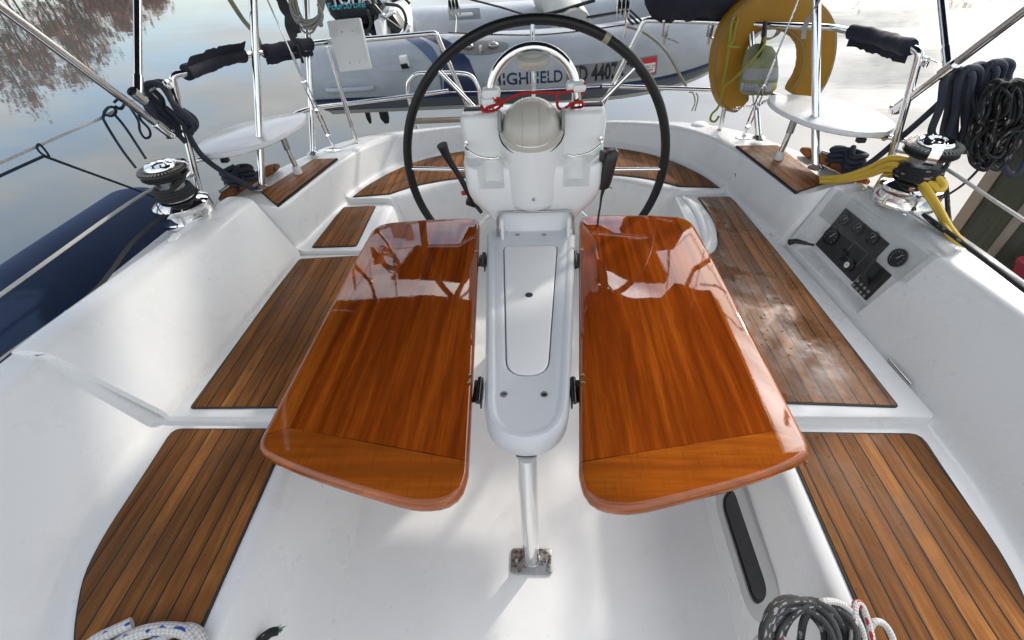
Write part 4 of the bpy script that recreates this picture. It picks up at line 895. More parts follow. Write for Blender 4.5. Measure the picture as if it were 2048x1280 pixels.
pad(TR, 1704, 1836, .026, 'long navy rail pad on the rail beyond the mustard lifebuoy', (-.006, -.012, -.022))

def seat(s):
    t = thing('stern_perch', 'white rounded corner seat board on the stern rail beside the ' + ('blue fender and turquoise line' if s < 0 else 'yellow hose and pilings'), 'seat', (s*1.2, 2.0, .65), 'white stern rail seats')
    o = [(1.352, 1.785), (1.394, 1.85), (1.398, 1.98), (1.345, 2.10), (1.27, 2.17), (1.17, 2.228), (1.08, 2.232), (1.040, 2.15), (1.045, 2.02), (1.10, 1.865), (1.19, 1.775), (1.29, 1.752)]
    o = [tuple(p[:2]) for p in smooth([(s*x, y, 0) for x, y in o], 5, True)]
    if s > 0: o.reverse()
    if sum(o[i-1][0]*o[i][1]-o[i][0]*o[i-1][1] for i in range(len(o))) < 0: o.reverse()
    mb = MB(); mb.prism(o, .838, .860, .007); obj('seat', mb, WETP, t)
    b = Vector((s*1.099, 2.02, .6525)); mb = MB(); mb.tube([b+Vector((0, 0, .03)), b+Vector((s*.008, 0, .15)), b+Vector((s*.008, 0, .185))], .0115, 14); lg = obj('leg', mb, STEEL, t)
    mb = MB(); mb.tube([b+Vector((s*.007, 0, .115)), b+Vector((s*.008, 0, .186))], .0145, 14); obj('leg_sleeve', mb, DULL, lg)
    mb = MB(); mb.lathe([(.020, .0), (.0195, .012), (.0165, .034), (.0125, .036)], b, (0, 0, 1), 20); obj('rubber_foot', mb, WHITEP, lg)
    mb = MB(); p = Vector((s*1.335, 1.80, .828)); mb.tube([p, p+Vector((s*.07, -.06, -.004))], .009, 10); mb.box(p+Vector((s*-.03, .02, -.004)), (.09, .03, .012), Matrix.Rotation(-s*.6, 3, 'Z'), .003); mb.box(p+Vector((s*-.07, .0, -.014)), (.03, .025, .018), None, .004, 1); obj('bracket', mb, [STEEL, BLACK], t)
seat(-1); seat(1)

# poles of the arch that carries the solar panel
def arch():
    t = thing('stern_arch', 'polished steel arch poles standing on the stern quarters under a solar panel', 'arch', (0, 2.05, .65), None)
    tops = {}
    for s, pts in ((-1, (((524, 376), (506, 0), 1.86), ((626, 308), (612, 0), 2.24))), (1, (((1631, 336), (1633, 0), 1.86), ((1517, 277), (1498, 0), 2.24)))):
        for (pb, pt, y) in pts:
            b = V(*pb, y); q = V(*pt, y+.25); d = (q-b)/(q.z-b.z); h_ = b + d*.74; e = Vector((s*1.12, h_.y+.22, 2.10)); tops[(s, y)] = e
            mb = MB(); rr = .0150 if y < 2 else .0135; mb.tube([b, b.lerp(h_, .5)]+smooth([h_-d*.06, h_, h_+(e-h_)*.12], 5)+[e], rr, 16); mb.lathe([(.03, 0), (.03, .006), (rr+.002, .016), (rr, .018)], b, (0, 0, 1), 20, cap=False); obj('pole', mb, STEEL, t)
    for s in (-1, 1):
        a = tops[(s, 2.24)]; mb = MB(); mb.tube(bend([tops[(s, 1.86)], a, Vector((s*1.85, 2.50, 2.16)), Vector((s*1.85, 4.2, 2.235)), Vector((s*1.2, 4.3, 2.235))], .12), .0105, 12); obj('davit_arm', mb, STEEL, t)
    p = MB(); p.prism(rounded([(-1.42, 3.33), (1.30, 3.33), (1.30, 4.36), (-1.42, 4.36)], .01, 2), 2.245, 2.28); single('solar_panel', p, SOLAR, 'dark solar panel mounted over the stern arch', 'solar panel')
arch()
def bimini():
    t = thing('bimini_frame', 'steel sun canopy frame poles braced to the stern rails', 'canopy', (0, 1.75, 1.1))
    for s, dg, vt in ((-1, ((332, 262), (0, 14)), ((276, 192), (275, 0))), (1, ((1797, 213), (2048, 22)), ((1898, 136), (1884, 0)))):
        a = X(*dg[0], s*1.330); b = X(*dg[1], s*1.31); e = b + (b-a)*.9; mb = MB(); mb.tube([a, e], .0125, 14); o = obj('brace', mb, STEEL, t)
        mb = MB(); d = (b-a).normalized(); mb.tube([a-d*.02, a+d*.05], .0155, 14); mb.box(a-d*.02, (.03, .03, .03), None, .006); obj('end_fitting', mb, STEEL, o)
        j = X(*vt[0], s*1.318); k = X(*vt[1], s*1.338); e = j + (k-j)*((1.96-j.z)/(k.z-j.z)); mb = MB(); mb.tube([j+(k-j)*.02, e], .0125, 14); o = obj('upright', mb, STEEL, t)
        mb = MB(); d = (k-j).normalized(); mb.tube([j, j+d*.07], .0152, 14); mb.tube([j-(b-a).normalized()*.025, j+(b-a).normalized()*.025], .017, 14); obj('joint', mb, STEEL, o)
    # the cloth overhead
    st = []
    for k in range(15):
        x = -1.95+3.43*k/14; z = 2.03-.07*(abs(x)/1.45)**2.4
        st.append([(x, y, z+.02*math.cos((y-.8)*1.7)) for y in [.55+.1625*q for q in range(14)]])
    up = [[(x, y, z+.004) for x, y, z in r] for r in st]; mb = MB(); mb.stack([a+list(reversed(b)) for a, b in zip(st, up)]); obj('canopy', mb, NAVY, t)
bimini()

def stay(s):
    t = thing('backstay', 'steel backstay wire with an open turnbuckle over the ' + ('side of the outboard motor' if s < 0 else 'yellow throw bag'), 'stay', (s*1.03, 2.31, .64), 'backstays')
    b = G(668, 297, .648) if s < 0 else G(1488, 272, .648)
    q = V(535, 0, 2.22) if s < 0 else V(1597, 0, 2.22); d = (q-b); L = d.length
    P = lambda k: b + d*k
    k0, k1 = (.10, .50) if s < 0 else (.08, .42)
    mb = MB(); mb.tube([P(k1+.15), P(2.2)], .0038, 8); mb.tube([P(k1+.04), P(k1+.20)], .0062, 10); obj('wire', mb, STEEL, t)
    u = d.normalized().cross(Vector((0, 1, 0))).normalized(); mb = MB()
    for sg in (-1, 1): mb.tube([P(k0)+u*.009*sg, P(k1)+u*.009*sg], .0036, 8)
    for k in (k0, (k0+k1)/2, k1): mb.tube([P(k-.012), P(k+.012)], .013, 12)
    obj('turnbuckle', mb, CHROME, t)
    mb = MB(); mb.tube([P(.0), P(k0)], .005, 8); mb.tube([P(k1), P(k1+.05)], .005, 8); obj('screw_rod', mb, STEEL, t)
    mb = MB(); mb.prism([(b.x+.045*math.cos(a), b.y-.012+.024*math.sin(a)) for a in [2*PI*k/24 for k in range(24)]], .640, .6475, .002); mb.box((b.x, b.y, .652), (.012, .03, .02), None, .003); obj('chainplate', mb, STEEL, t)
stay(-1); stay(1)

# ------------------------------------------------------------------ winches, cleats and their ropes
def winch(s):
    c = Vector((s*1.312, 1.520, .716)); t = thing('winch', 'chrome self tailing winch with black rope turns on the coaming '+('above the blue fender' if s < 0 else 'draped with yellow hose'), 'winch', c, 'cockpit winches')
    mb = MB(); mb.lathe([(.098, -.012), (.099, .002), (.098, .004), (.0965, .036), (.0965, .038), (.097, .039), (.0955, .056), (.090, .060), (.068, .072), (.060, .076)], c, (0, 0, 1), 56); obj('base', mb, CHROME, t)
    mb = MB(); mb.lathe([(.058, .070), (.052, .09), (.046, .115), (.047, .14), (.056, .155)], c, (0, 0, 1), 40); obj('drum', mb, ALU, t)
    mb = MB(); mb.lathe([(.050, .153), (.070, .156), (.077, .163), (.077, .166), (.060, .170), (.060, .174), (.078, .178), (.080, .181), (.079, .185), (.050, .193)], c, (0, 0, 1), 48); jw = obj('jaws', mb, BLACK, t)
    mb = MB()
    for k in range(40): a = 2*PI*k/40; mb.box(c+Vector((.066*math.cos(a), .066*math.sin(a), .1895)), (.022, .0032, .0022), Matrix.Rotation(a, 3, 'Z'))
    obj('grip_rib', mb, GREYP, jw)
    mb = MB(); mb.lathe([(.052, .190), (.052, .196), (.046, .204), (.026, .207), (.024, .201), (.018, .200), (.0001, .200)], c, (0, 0, 1), 40); cp = obj('cap', mb, CHROME, t)
    a = R(-120 if s > 0 else 35); d = Vector((math.cos(a), math.sin(a), 0)); v = Vector((-d.y, d.x, 0))
    mb = MB(); mb.stack([[c+d*r+v*w+Vector((0, 0, z)) for w, z in ((-.014, h), (.014, h), (.014, h-.006), (-.014, h-.006))] for r, h in ((.03, .206), (.06, .204), (.080, .198), (.086, .186), (.080, .160), (.060, .146))]); obj('line_guide', mb, CHROME, cp)
    # rope turns
    mb = MB(); p = []
    for k in range(150):
        a = 2*PI*k/40; h = .080+.0106*a/(2*PI)*1.0; r = lerp(h, [(.07, .068), (.09, .061), (.115, .056), (.13, .055)]); p.append(c+Vector((r*math.cos(a+.6), r*math.sin(a+.6), h)))
    e = p[-1]; a = p[0]
    p = [a+Vector((s*.02, -.20, -.03)), a+Vector((s*.012, -.09, -.012))] + p if False else p
    for k in range(46):
        q = 2*PI*k/40; r = lerp(k, [(0, .056), (12, .066), (46, .069)]); p.append(c+Vector((r*math.cos(q+.6+2*PI*150/40), r*math.sin(q+.6+2*PI*150/40), .125+.047*min(k/12, 1))))
    mb.tube(p, .0072, 8)
    a = p[0]; end = Vector((s*1.40, .30, .69)) if s < 0 else Vector((1.38, -2.2, .72))
    mb.tube(smooth([p[2], p[0], p[0]+Vector((s*.028, -.06, -.012)), V(268, 482, 1.30) if s < 0 else V(1906, 468, 1.27), V(180, 590, 1.05) if s < 0 else V(1990, 535, 1.06),  Vector((-1.445, .74, .69)) if s < 0 else end], 8), .0066, 8)
    single('winch_rope', mb, R_BLACK if s > 0 else m_sheet, 'black rope wound on the winch '+('over the blue fender and led forward' if s < 0 else 'under the yellow hose and led forward'), 'rope', 'ropes on the winches')
m_sheet = m_rope('charcoal_rope', (0.022, 0.022, 0.022))
winch(-1); winch(1)

def cleat(s):
    c = Vector((s*1.298, 1.885, .654)); t = thing('cleat', 'mooring cleat on the deck edge ' + ('near the winch above the blue fender' if s < 0 else 'behind the yellow hose'), 'cleat', c, 'mooring cleats')
    d = Vector((s*-.30, .95, 0)).normalized(); mb = MB(); mb.tube([c+d*-.12+Vector((0, 0, .034)), c+d*-.05+Vector((0, 0, .040)), c+d*.05+Vector((0, 0, .040)), c+d*.12+Vector((0, 0, .034))], lambda k: .006+.006*math.sin(PI*min(max(k, .08), .92)), 10)
    for k in (-.035, .035): mb.tube([c+d*k, c+d*k+Vector((0, 0, .04))], .010, 10)
    obj('horn', mb, WHITEP if False else ALU, t)
    rnd = random.Random(3+s); p = []
    for k in range(7):
        f = 1 if k % 2 else -1; z = .014+.011*k
        p += [c+d*(.050*f)+d.cross(Vector((0, 0, 1)))*.030+Vector((0, 0, z)), c+d*(.062*f)+Vector((0, 0, z+.004)), c+d*(.048*f)-d.cross(Vector((0, 0, 1)))*.032+Vector((0, 0, z+.004)), c+Vector((rnd.uniform(-.01, .01), 0, z+.018))]
    mb = MB(); mb.tube(smooth(p, 5), .0105, 10)
    if s < 0:
        far = [c+d*-.01+Vector((-.0, -.03, .05)), V(505, 377, 1.80), V(440, 340, 1.76), V(405, 312, 1.74), V(384, 282, 1.725), V(365, 245, 1.715), V(330, 215, 1.71)]
    else:
        far = [c+Vector((0, -.03, .05)), V(1705, 345, 1.80), V(1745, 322, 1.775), V(1790, 285, 1.75), V(1825, 255, 1.735), V(1862, 222, 1.72), V(1885, 200, 1.72)]
    mb.tube(smooth(far, 7), .0105, 10)
    single('mooring_line', mb, R_NAVY, 'navy mooring line tied off on the cleat ' + ('near the seat by the blue fender' if s < 0 else 'near the yellow hose'), 'rope', 'navy mooring lines')
cleat(-1); cleat(1)

# coil of navy rope hung where the canopy poles meet, fender side
def loop(pts, n=7): return smooth(pts, n, True)
mb = MB()
for k, q in enumerate((((290, 172), (312, 166), (335, 180), (345, 205), (385, 240), (388, 258), (368, 262), (340, 245), (318, 215), (298, 195)), ((288, 182), (318, 170), (338, 192), (352, 218), (378, 246), (382, 266), (362, 268), (332, 250), (306, 222), (290, 200)),
    ((286, 190), (300, 178), (322, 196), (330, 220), (362, 244), (375, 258), (364, 262), (330, 246), (300, 226)), ((292, 176), (325, 164), (348, 190), (356, 212), (388, 236), (391, 254), (372, 256), (345, 236), (316, 205)))):
    mb.tube(loop([V(*p, 1.705+.022*k+.02*math.sin(i*1.3+k)) for i, p in enumerate(q)]), .0098, 10, closed=True)
mb.tube(smooth([V(262, 186, 1.71), V(276, 190, 1.68), V(300, 205, 1.675), V(320, 236, 1.68), V(345, 258, 1.69), V(372, 285, 1.70)], 6), .0098, 10)
single('rope_coil', mb, R_NAVY, 'small coil of navy rope hung on the canopy pole joint on the fender side', 'rope coil')
# long navy coil and thin black coil hung on the other side
mb = MB(); rnd = random.Random(11)
for k in range(7):
    x0 = 1893+k*16; y0 = 150-k*2+rnd.uniform(-6, 6); xb = 1865+k*24; yb = 248+k*10+rnd.uniform(-12, 12)
    q = [(x0-4, y0+8), (x0+14, y0-10), (x0+34, y0-2), (x0+28, y0+40), (xb+46, yb-22), (xb+26, yb+30), (xb-2, yb+16), (x0-12, y0+62)]
    mb.tube(loop([V(*p, 1.66+.012*k+.03*math.sin(i*.9+k*2.1)) for i, p in enumerate(q)]), .0112, 10, closed=True)
single('rope_coil', mb, R_NAVY, 'big coil of thick navy rope hanging in long loops from the canopy pole', 'rope coil')
mb = MB(); rnd = random.Random(21)
for k in range(34):
    x0 = 2010+rnd.uniform(-22, 40); y0 = 170+rnd.uniform(-8, 16); xb = 1962+rnd.uniform(-14, 40); yb = 312+rnd.uniform(-32, 20)
    q = [(x0-22, y0+12), (x0, y0-4), (x0+30, y0+20), (x0+26, y0+70), (xb+38, yb-30), (xb+14, yb+10), (xb-12, yb-4), (xb-8, yb-46), (x0-34, y0+60)]
    mb.tube(loop([V(*p, 1.60+rnd.uniform(-.05, .05)) for p in q], 5), .0048, 6, closed=True)
single('rope_coil', mb, R_BLACK, 'tangled coil of thin black flecked line hanging beside the thick navy coil', 'rope coil')
mb = MB(); mb.tube(smooth([V(1985, 300, 1.60), V(1960, 335, 1.62), V(1925, 370, 1.66), V(1885, 396, 1.70)], 5), .0042, 8); single('thin_line', mb, m_sheet, 'thin dark line running from the black coil down to the deck beside the winch', 'line')

# lifelines
def ln(name, pts, r, m, label, cat='lifeline', n=6): mb = MB(); mb.tube(smooth(pts, n), r, 8); return single(name, mb, m, label, cat)
a = X(340, 158, -1.330); ln('lifeline', [a, X(205, 234, -1.40), X(0, 326, -1.45), Vector((-1.46, -2.2, 1.14))], .0036, R_WHITE, 'upper white lifeline wire running forward from the creased navy rail pad')
ln('lifeline', [Vector((-1.345, 1.69, .80)), X(290, 386, -1.42), X(0, 590, -1.46), Vector((-1.46, -.4, .80)), Vector((-1.40, -2.2, .80))], .0056, R_WHITE, 'lower white lifeline crossing above the blue fender')
ln('lifeline', [X(1842, 110, 1.330), X(1868, 122, 1.335), X(1895, 135, 1.33)], .003, STEEL, 'upper lifeline wire from the long navy rail pad to the canopy pole')
ln('lifeline', [Vector((1.36, 1.72, .80)), X(1870, 325, 1.40), X(2048, 440, 1.46), Vector((1.46, .3, .78)), Vector((1.40, -2.2, .79))], .0056, R_WHITE, 'lower white lifeline crossing in front of the weathered piling')
ln('gate_wire', [V(897, 34+32, 2.63), V(1080, 70, 2.66), V(1250, 50, 2.64)], .0038, STEEL, 'upper wire closing the gap between the two stern rails')
ln('gate_wire', [V(897, 184, 2.67), V(1040, 181, 2.70), V(1200, 173, 2.69)], .0032, STEEL, 'lower wire closing the gap between the two stern rails')
# turquoise line tied on the lifeline
mb = MB()
for q in (((205, 238, -1.39), (213, 218, -1.388), (226, 214, -1.39), (232, 224, -1.385), (222, 232, -1.38), (208, 226, -1.385), (216, 216, -1.38)), ((228, 205, -1.385), (238, 198, -1.38), (248, 206, -1.375), (242, 218, -1.38), (230, 212, -1.385)),
          ((205, 235, -1.39), (220, 262, -1.385), (246, 302, -1.38), (272, 336, -1.37)), ((230, 230, -1.385), (250, 254, -1.38), (274, 290, -1.37), (292, 318, -1.36)), ((250, 204, -1.375), (272, 220, -1.37), (282, 240, -1.365), (298, 258, -1.36), (300, 272, -1.36), (290, 276, -1.36), (280, 262, -1.36), (276, 240, -1.362), (258, 212, -1.37))):
    mb.tube(smooth([X(*p) for p in q], 7), .0042, 8)
single('turquoise_line', mb, R_TEAL, 'thin dark turquoise line knotted to the upper lifeline with loose loops', 'line')
mb = MB(); mb.tube(smooth([X(-120, 410, -1.50), X(0, 352, -1.47), X(88, 312, -1.45)], 6), .0042, 8); mb.tube(smooth([X(88, 312, -1.45), X(150, 335, -1.50), X(268, 378, -1.56), X(310, 395, -1.58)], 6), .0042, 8); mb.tube(loop([X(78, 288, -1.43), X(90, 300, -1.44), X(98, 313, -1.45), X(84, 308, -1.45), X(74, 296, -1.44)], 5), .003, 8, closed=True)
single('fender_line', mb, R_TEAL, 'dark turquoise fender line looped over the lifeline and led both ways', 'line')
mb = MB(); c = Vector((-1.62, 1.2, .28)); st = []
for q, r in ((0, .02), (.015, .09), (.05, .165), (.10, .205), (.16, .222), (.6, .226), (1.6, .226), (2.6, .224), (2.9, .2), (3.0, .05)):
    st.append([Vector((-1.80+r*1.15*math.cos(a), 1.99-q, .43+r*1.15*math.sin(a))) for a in [2*PI*j/40 for j in range(40)]])
mb.stack(st); single('fender', mb, FLEECE, 'long blue fleece covered fender lying against the hull', 'fender', sharp=60)
mb = MB(); pass

# ------------------------------------------------------------------ yellow hose, lifebuoy, throw bag, things hung on the rail
mb = MB(); rnd = random.Random(2)
HY = [[(1640, 356, 1.80), (1690, 352, 1.74), (1740, 335, 1.68), (1785, 316, 1.60), (1840, 330, 1.52), (1884, 362, 1.46), (1884, 372, 1.44), (1850, 362, 1.47), (1800, 330, 1.56)],
      [(1642, 360, 1.79), (1692, 357, 1.73), (1745, 342, 1.66), (1772, 330, 1.60), (1800, 332, 1.55), (1842, 362, 1.47), (1875, 410, 1.38), (1900, 455, 1.29), (1930, 492, 1.22), (1955, 522, 1.17)],
      [(1640, 363, 1.78), (1690, 361, 1.73), (1740, 350, 1.67), (1772, 340, 1.60), (1810, 348, 1.53), (1850, 385, 1.44), (1880, 430, 1.35), (1895, 462, 1.28), (1920, 496, 1.22), (1952, 521, 1.165)],
      [(1772, 322, 1.62), (1800, 318, 1.58), (1832, 326, 1.53), (1870, 352, 1.47), (1888, 372, 1.43), (1876, 378, 1.43), (1840, 352, 1.49), (1795, 326, 1.58)]]
for q in HY: mb.tube(smooth([V(*p) for p in q], 7), .0098, 12)
single('yellow_hose', mb, R_YEL, 'thick yellow hose doubled over the winch beside the engine panel', 'hose')

def ptc(px, py, y): return V(px, py, y)
def buoy():
    # horseshoe buoy: flat padded arch of mustard vinyl hanging on the rail, thickness 9 cm
    yb = 2.42; cl = [(1486, 213, 20), (1474, 200, 29), (1464, 178, 33), (1460, 140, 34), (1464, 100, 34), (1482, 58, 35), (1520, 26, 35), (1568, 18, 35), (1608, 34, 33), (1635, 64, 33), (1641, 98, 33), (1637, 132, 33), (1626, 162, 34), (1612, 184, 34), (1604, 196, 30)]
    t = thing('horseshoe_buoy', 'faded mustard horseshoe lifebuoy with piped seams hung on the stern rail', 'lifebuoy', (1.2, 2.42, .8))
    P = [V(x, y, yb) for x, y, w in cl]; W = [w*(V(1, 0, yb)-V(0, 0, yb)).length for x, y, w in cl]
    P = smooth(P, 5); W = [p.x for p in smooth([(w, 0, 0) for w in W], 5)]; n = len(P); rg = []; e1 = []; e2 = []
    for i, p in enumerate(P):
        T = (P[min(i+1, n-1)]-P[max(i-1, 0)]).normalized(); u = T.cross(Vector((0, 1, 0))).normalized(); w = W[i]
        if i in (0, n-1): w *= .80
        pw = lambda v, e: math.copysign(abs(v)**e, v)
        rg.append([p + u*w*(1+.012*math.sin(i*1.9))*pw(math.cos(a), .55) + Vector((0, .045+.045*pw(math.sin(a), .7), 0)) for a in [2*PI*j/32 for j in range(32)]])
        for L, sg in ((e1, 1), (e2, -1)): L.append(p+u*sg*(w-.012)+Vector((0, .003, 0)))
    mb = MB(); mb.stack(rg); b = obj('body', mb, MUST, t, 60)
    mb = MB()
    for L in (e1, e2): mb.tube(L, .0026, 6)
    obj('piping', mb, R_TAN, b)
buoy()
def throwbag():
    t = thing('throw_bag', 'grubby yellow rescue throw bag with a printed label hanging inside the lifebuoy', 'throw bag', (1.12, 2.38, .9))
    y = 2.33; rows = [((1510, 88), (1526, 88), .01), ((1498, 96), (1545, 94), .022), ((1490, 112), (1554, 108), .034), ((1484, 135), (1556, 132), .040), ((1480, 160), (1556, 158), .042), ((1478, 178), (1550, 176), .040), ((1482, 186), (1545, 186), .028), ((1492, 190), (1535, 190), .010)]
    rg = []; rnd = random.Random(4)
    for (a, b, d) in rows:
        A, B = V(*a, y), V(*b, y); c = (A+B)/2; h = (B-A)/2; rg.append([c+h*math.cos(q)*(1+.02*math.sin(5*q))+Vector((0, d*math.sin(q), 0)) for q in [2*PI*j/36 for j in range(36)]])
    mb = MB(); mb.stack(rg); b = obj('bag', mb, BAGM, t, 60)
    fr = lambda px, py, k=.0: V(px, py, y-.0415-k) if False else V(px, py, y-.043)
    # label: pale rectangle hugging the front with print
    def onbag(u, v): # u -1..1 across, v 0..1 down
        i = v*(len(rg)-1); k = min(int(i), len(rg)-2); f = i-k; A = V(*rows[k][0], y).lerp(V(*rows[k+1][0], y), f); B = V(*rows[k][1], y).lerp(V(*rows[k+1][1], y), f); d = rows[k][2]*(1-f)+rows[k+1][2]*f
        c = (A+B)/2; h = (B-A)/2; q = -PI/2+u*PI/2; return c+h*math.cos(q)+Vector((0, d*math.sin(q)-.0015, 0))
    def patch(u0, u1, v0, v1, m, name, k=0.0):
        mb = MB(); n1, n2 = 12, 8
        g = [[onbag(u0+(u1-u0)*i/n1, v0+(v1-v0)*j/n2)+Vector((0, -k, 0)) for i in range(n1+1)] for j in range(n2+1)]; g2 = [[p+Vector((0, .0025, 0)) for p in r] for r in g]
        mb.stack([a+list(reversed(b)) for a, b in zip(g, g2)]); return obj(name, mb, m, b)
    patch(-.80, .85, .42, .55, GREYB, 'grey_band'); patch(-.80, .85, .60, .76, LABM, 'label')
    mb = MB()
    for k in range(7):
        v = .655+.014*k; mb.tube([onbag(-.74+.05*i, v)+Vector((0, -.0012, 0)) for i in range(0, 12 if k % 2 else 14)], .0006, 4)
    obj('print', mb, INK, b)
    f = lambda x, yy, z: onbag(-.08+x*7, .622-yy*4.2)+Vector((0, -.002, 0)); mb = text_mesh('RESCUE', .028, lambda x, yy, z: onbag(-.25+x*9.0, .622-yy*1.6)+Vector((0, -.0016, 0))); obj('lettering', mb, INK, b)
    mb = MB(); mb.ball(onbag(.60, .68)+Vector((0, .004, 0)), (.012, .010, .017), 14); obj('stain', mb, YPATCH, b)
    mb = MB(); mb.tube(smooth([V(1530, 45, 2.38), V(1528, 75, 2.33), V(1522, 100, 2.285), V(1514, 114, 2.284)], 5), .010, 8); mb.v = [(x, yy, z) for x, yy, z in mb.v]; obj('strap', mb, BLACKR, t)
BAGM = None
def m_bag():
    m = mat('grubby_yellow_cloth', (0.3, 0.3, 0.1), 0.8); t = NT(m); c = t.coord(); s = t.sep(c)
    col = t.mix(t.map(s[2], .72, .80), (0.50, 0.40, 0.03), (0.23, 0.25, 0.13)); col = t.mix(t.map(t.noise(c, 25, 4), .45, .75, 0, .6), col, (0.12, 0.125, 0.08)); t.set('Base Color', col); t.set('Normal', t.bump(t.noise(c, 40, 4), .5, .006)); return m
BAGM = m_bag(); GREYB = m_plain('grimy_band', (0.27, 0.28, 0.29), 0.7, 0.35, 40, .3); LABM = m_plain('faded_label', (0.42, 0.43, 0.44), 0.6, 0.15); YPATCH = m_plain('yellow_patch', (0.55, 0.45, 0.02), 0.6)
throwbag()
mb = MB()
for q in (((1527, 82, 2.30), (1530, 76, 2.285), (1528, 90, 2.27), (1515, 108, 2.265), (1495, 130, 2.27), (1470, 156, 2.31), (1448, 172, 2.37)),
          ((1448, 172, 2.37), (1442, 195, 2.38), (1436, 215, 2.37), (1424, 228, 2.36), (1421, 240, 2.36), (1430, 243, 2.36), (1438, 232, 2.37)),
          ((1445, 170, 2.38), (1452, 135, 2.375), (1458, 95, 2.37), (1461, 60, 2.36), (1466, 38, 2.38), (1471, 42, 2.42), (1466, 80, 2.375), (1456, 92, 2.36), (1470, 94, 2.36), (1480, 95, 2.37)),
          ((1462, 92, 2.37), (1470, 60, 2.37), (1475, 40, 2.38), (1471, 36, 2.42), (1466, 45, 2.43))):
    mb.tube(smooth([V(*p) for p in q], 7), .0052, 8)
single('yellow_line', mb, R_YG, 'yellow green throw line knotted on the rail and led to the throw bag', 'line')
mb = MB()
for k in range(4): c = V(1545, 56, 2.50); mb.tube([c+Vector((.045*math.cos(a)*(1-.08*k), .008*k, .040*math.sin(a)*(1-.06*k)-.006*k)) for a in [2*PI*j/28 for j in range(28)]], .0035, 6, closed=True)
single('white_cord_coil', mb, R_WHITE, 'small coil of white cord seen through the top of the lifebuoy', 'cord')
mb = MB()
for k in range(9): a = V(1470, 217, 2.38).lerp(V(1520, 210, 2.30), k/8); mb.tube([a+Vector((.010*math.cos(q), .004*math.sin(q), .006*math.sin(q+k))) for q in [2*PI*j/12 for j in range(12)]], .0022, 5, closed=True)
mb.tube(smooth([V(1520, 210, 2.30), V(1530, 203, 2.28), V(1545, 200, 2.27)], 4), .007, 8); single('short_chain', mb, STEEL, 'short twisted chain between the lifebuoy and the backstay foot', 'chain')
for q, lab in ((((1655, -8), (1615, 42), (1608, 75)), 'pale webbing strap running from the pole down behind the lifebuoy rail'),):
    mb = MB(); P = smooth([V(1640, 0, 2.02), V(1612, 48, 2.21), V(1607, 78, 2.25)], 5); mb.stack([[p+Vector((k*(.004 if i < 4 else .010), 0, 0)) for k in (-1, 1)]+[p+Vector((k*(.004 if i < 4 else .010), .003, 0)) for k in (1, -1)] for i, p in enumerate(P)]); single('webbing_strap', mb, R_LGREY, lab, 'strap')

def grill():
    t = thing('grill_cover', 'bulging dark navy cloth cover clamped on the stern rail beside the lifebuoy', 'grill cover', (.75, 2.6, 1.12))
    rows = [(1322, 1468, 42, .02), (1300, 1490, 30, .10), (1290, 1500, 12, .145), (1286, 1508, -10, .165), (1284, 1512, -45, .17), (1300, 1505, -80, .15), (1340, 1470, -105, .08), (1390, 1420, -112, .01)]
    yb = 2.60; rg = []; rnd = random.Random(9)
    for k, (x0, x1, py, d) in enumerate(rows):
        A, B = V(x0, py+(10 if k == 0 else 0)*0, yb), V(x1, py-6, yb); c = (A+B)/2; h = (B-A)/2
        rg.append([c+h*math.cos(q)*(1+.03*math.sin(9*q+k))+Vector((0, d*math.sin(q)*(1+.05*math.sin(7*q)), (.010 if k < 2 else .0)*math.sin(11*q))) for q in [2*PI*j/60 for j in range(60)]])
    mb = MB(); mb.stack(rg); obj('cover', mb, NAVY, t, 70)
    for px in (1332, 1422):
        a = V(px, 46, 2.56); mb = MB(); mb.box(a+Vector((0, -.01, -.025)), (.022, .03, .06), None, .004); mb.tube([a+Vector((.0, -.02, -.05)), a+Vector((.002, -.02, -.085))], .005, 8); mb.tube([a+Vector((.005, -.02, -.055)), a+Vector((.07, -.02, -.08))], .0042, 8); obj('clamp', mb, DULL, t)
grill()

def motorpad():
    t = thing('motor_bracket', 'plain white rectangular motor mounting board bolted on the stern rail', 'mounting board', (-.84, 2.45, 1.1))
    c = [V(653, 42, 2.40), V(719, 35, 2.40), V(743, 134, 2.36), V(679, 144, 2.36)]; u = (c[1]-c[0]); v = (c[3]-c[0]); n = u.cross(v).normalized()
    if n.y > 0: n = -n
    w, h = u.length, v.length; un = u.normalized(); vn = v.normalized()
    o = rounded([(0, 0), (w, 0), (w, h), (0, h)], .008, 4); P = lambda x, y, d: c[0]+un*x+vn*y+n*d
    ring = lambda k, d: [P(x, y, d) for x, y in ([(max(min(x, w-k), k), max(min(y, h-k), k)) for x, y in o])]
    mb = MB(); mb.stack([ring(0, -.020), ring(0, -.002), ring(.002, 0)]); bd = obj('board', mb, WHITEP, t)
    for x, y in ((.38, .235), (.70, .235), (.40, .84), (.70, .84)):
        mb = MB(); mb.lathe([(.0048, 0), (.0048, .0012), (.0001, .002)], P(w*x, h*y, 0), n, 12); obj('bolt', mb, DULL, bd)
    for x in (.17, .86): mb = MB(); mb.lathe([(.018, 0), (.018, .0006), (.0001, .0008)], P(w*x, h*.23, 0), n, 24); obj('washer_mark', mb, WHITEP2, bd)
    mb = MB(); mb.box(P(w*.5, h*.42, -.035), (.05, .03, .06), None, .006); obj('bracket', mb, ALU, t)
WHITEP2 = m_plain('off_white_plastic', (0.70, 0.70, 0.685), 0.42, 0.04)
motorpad()

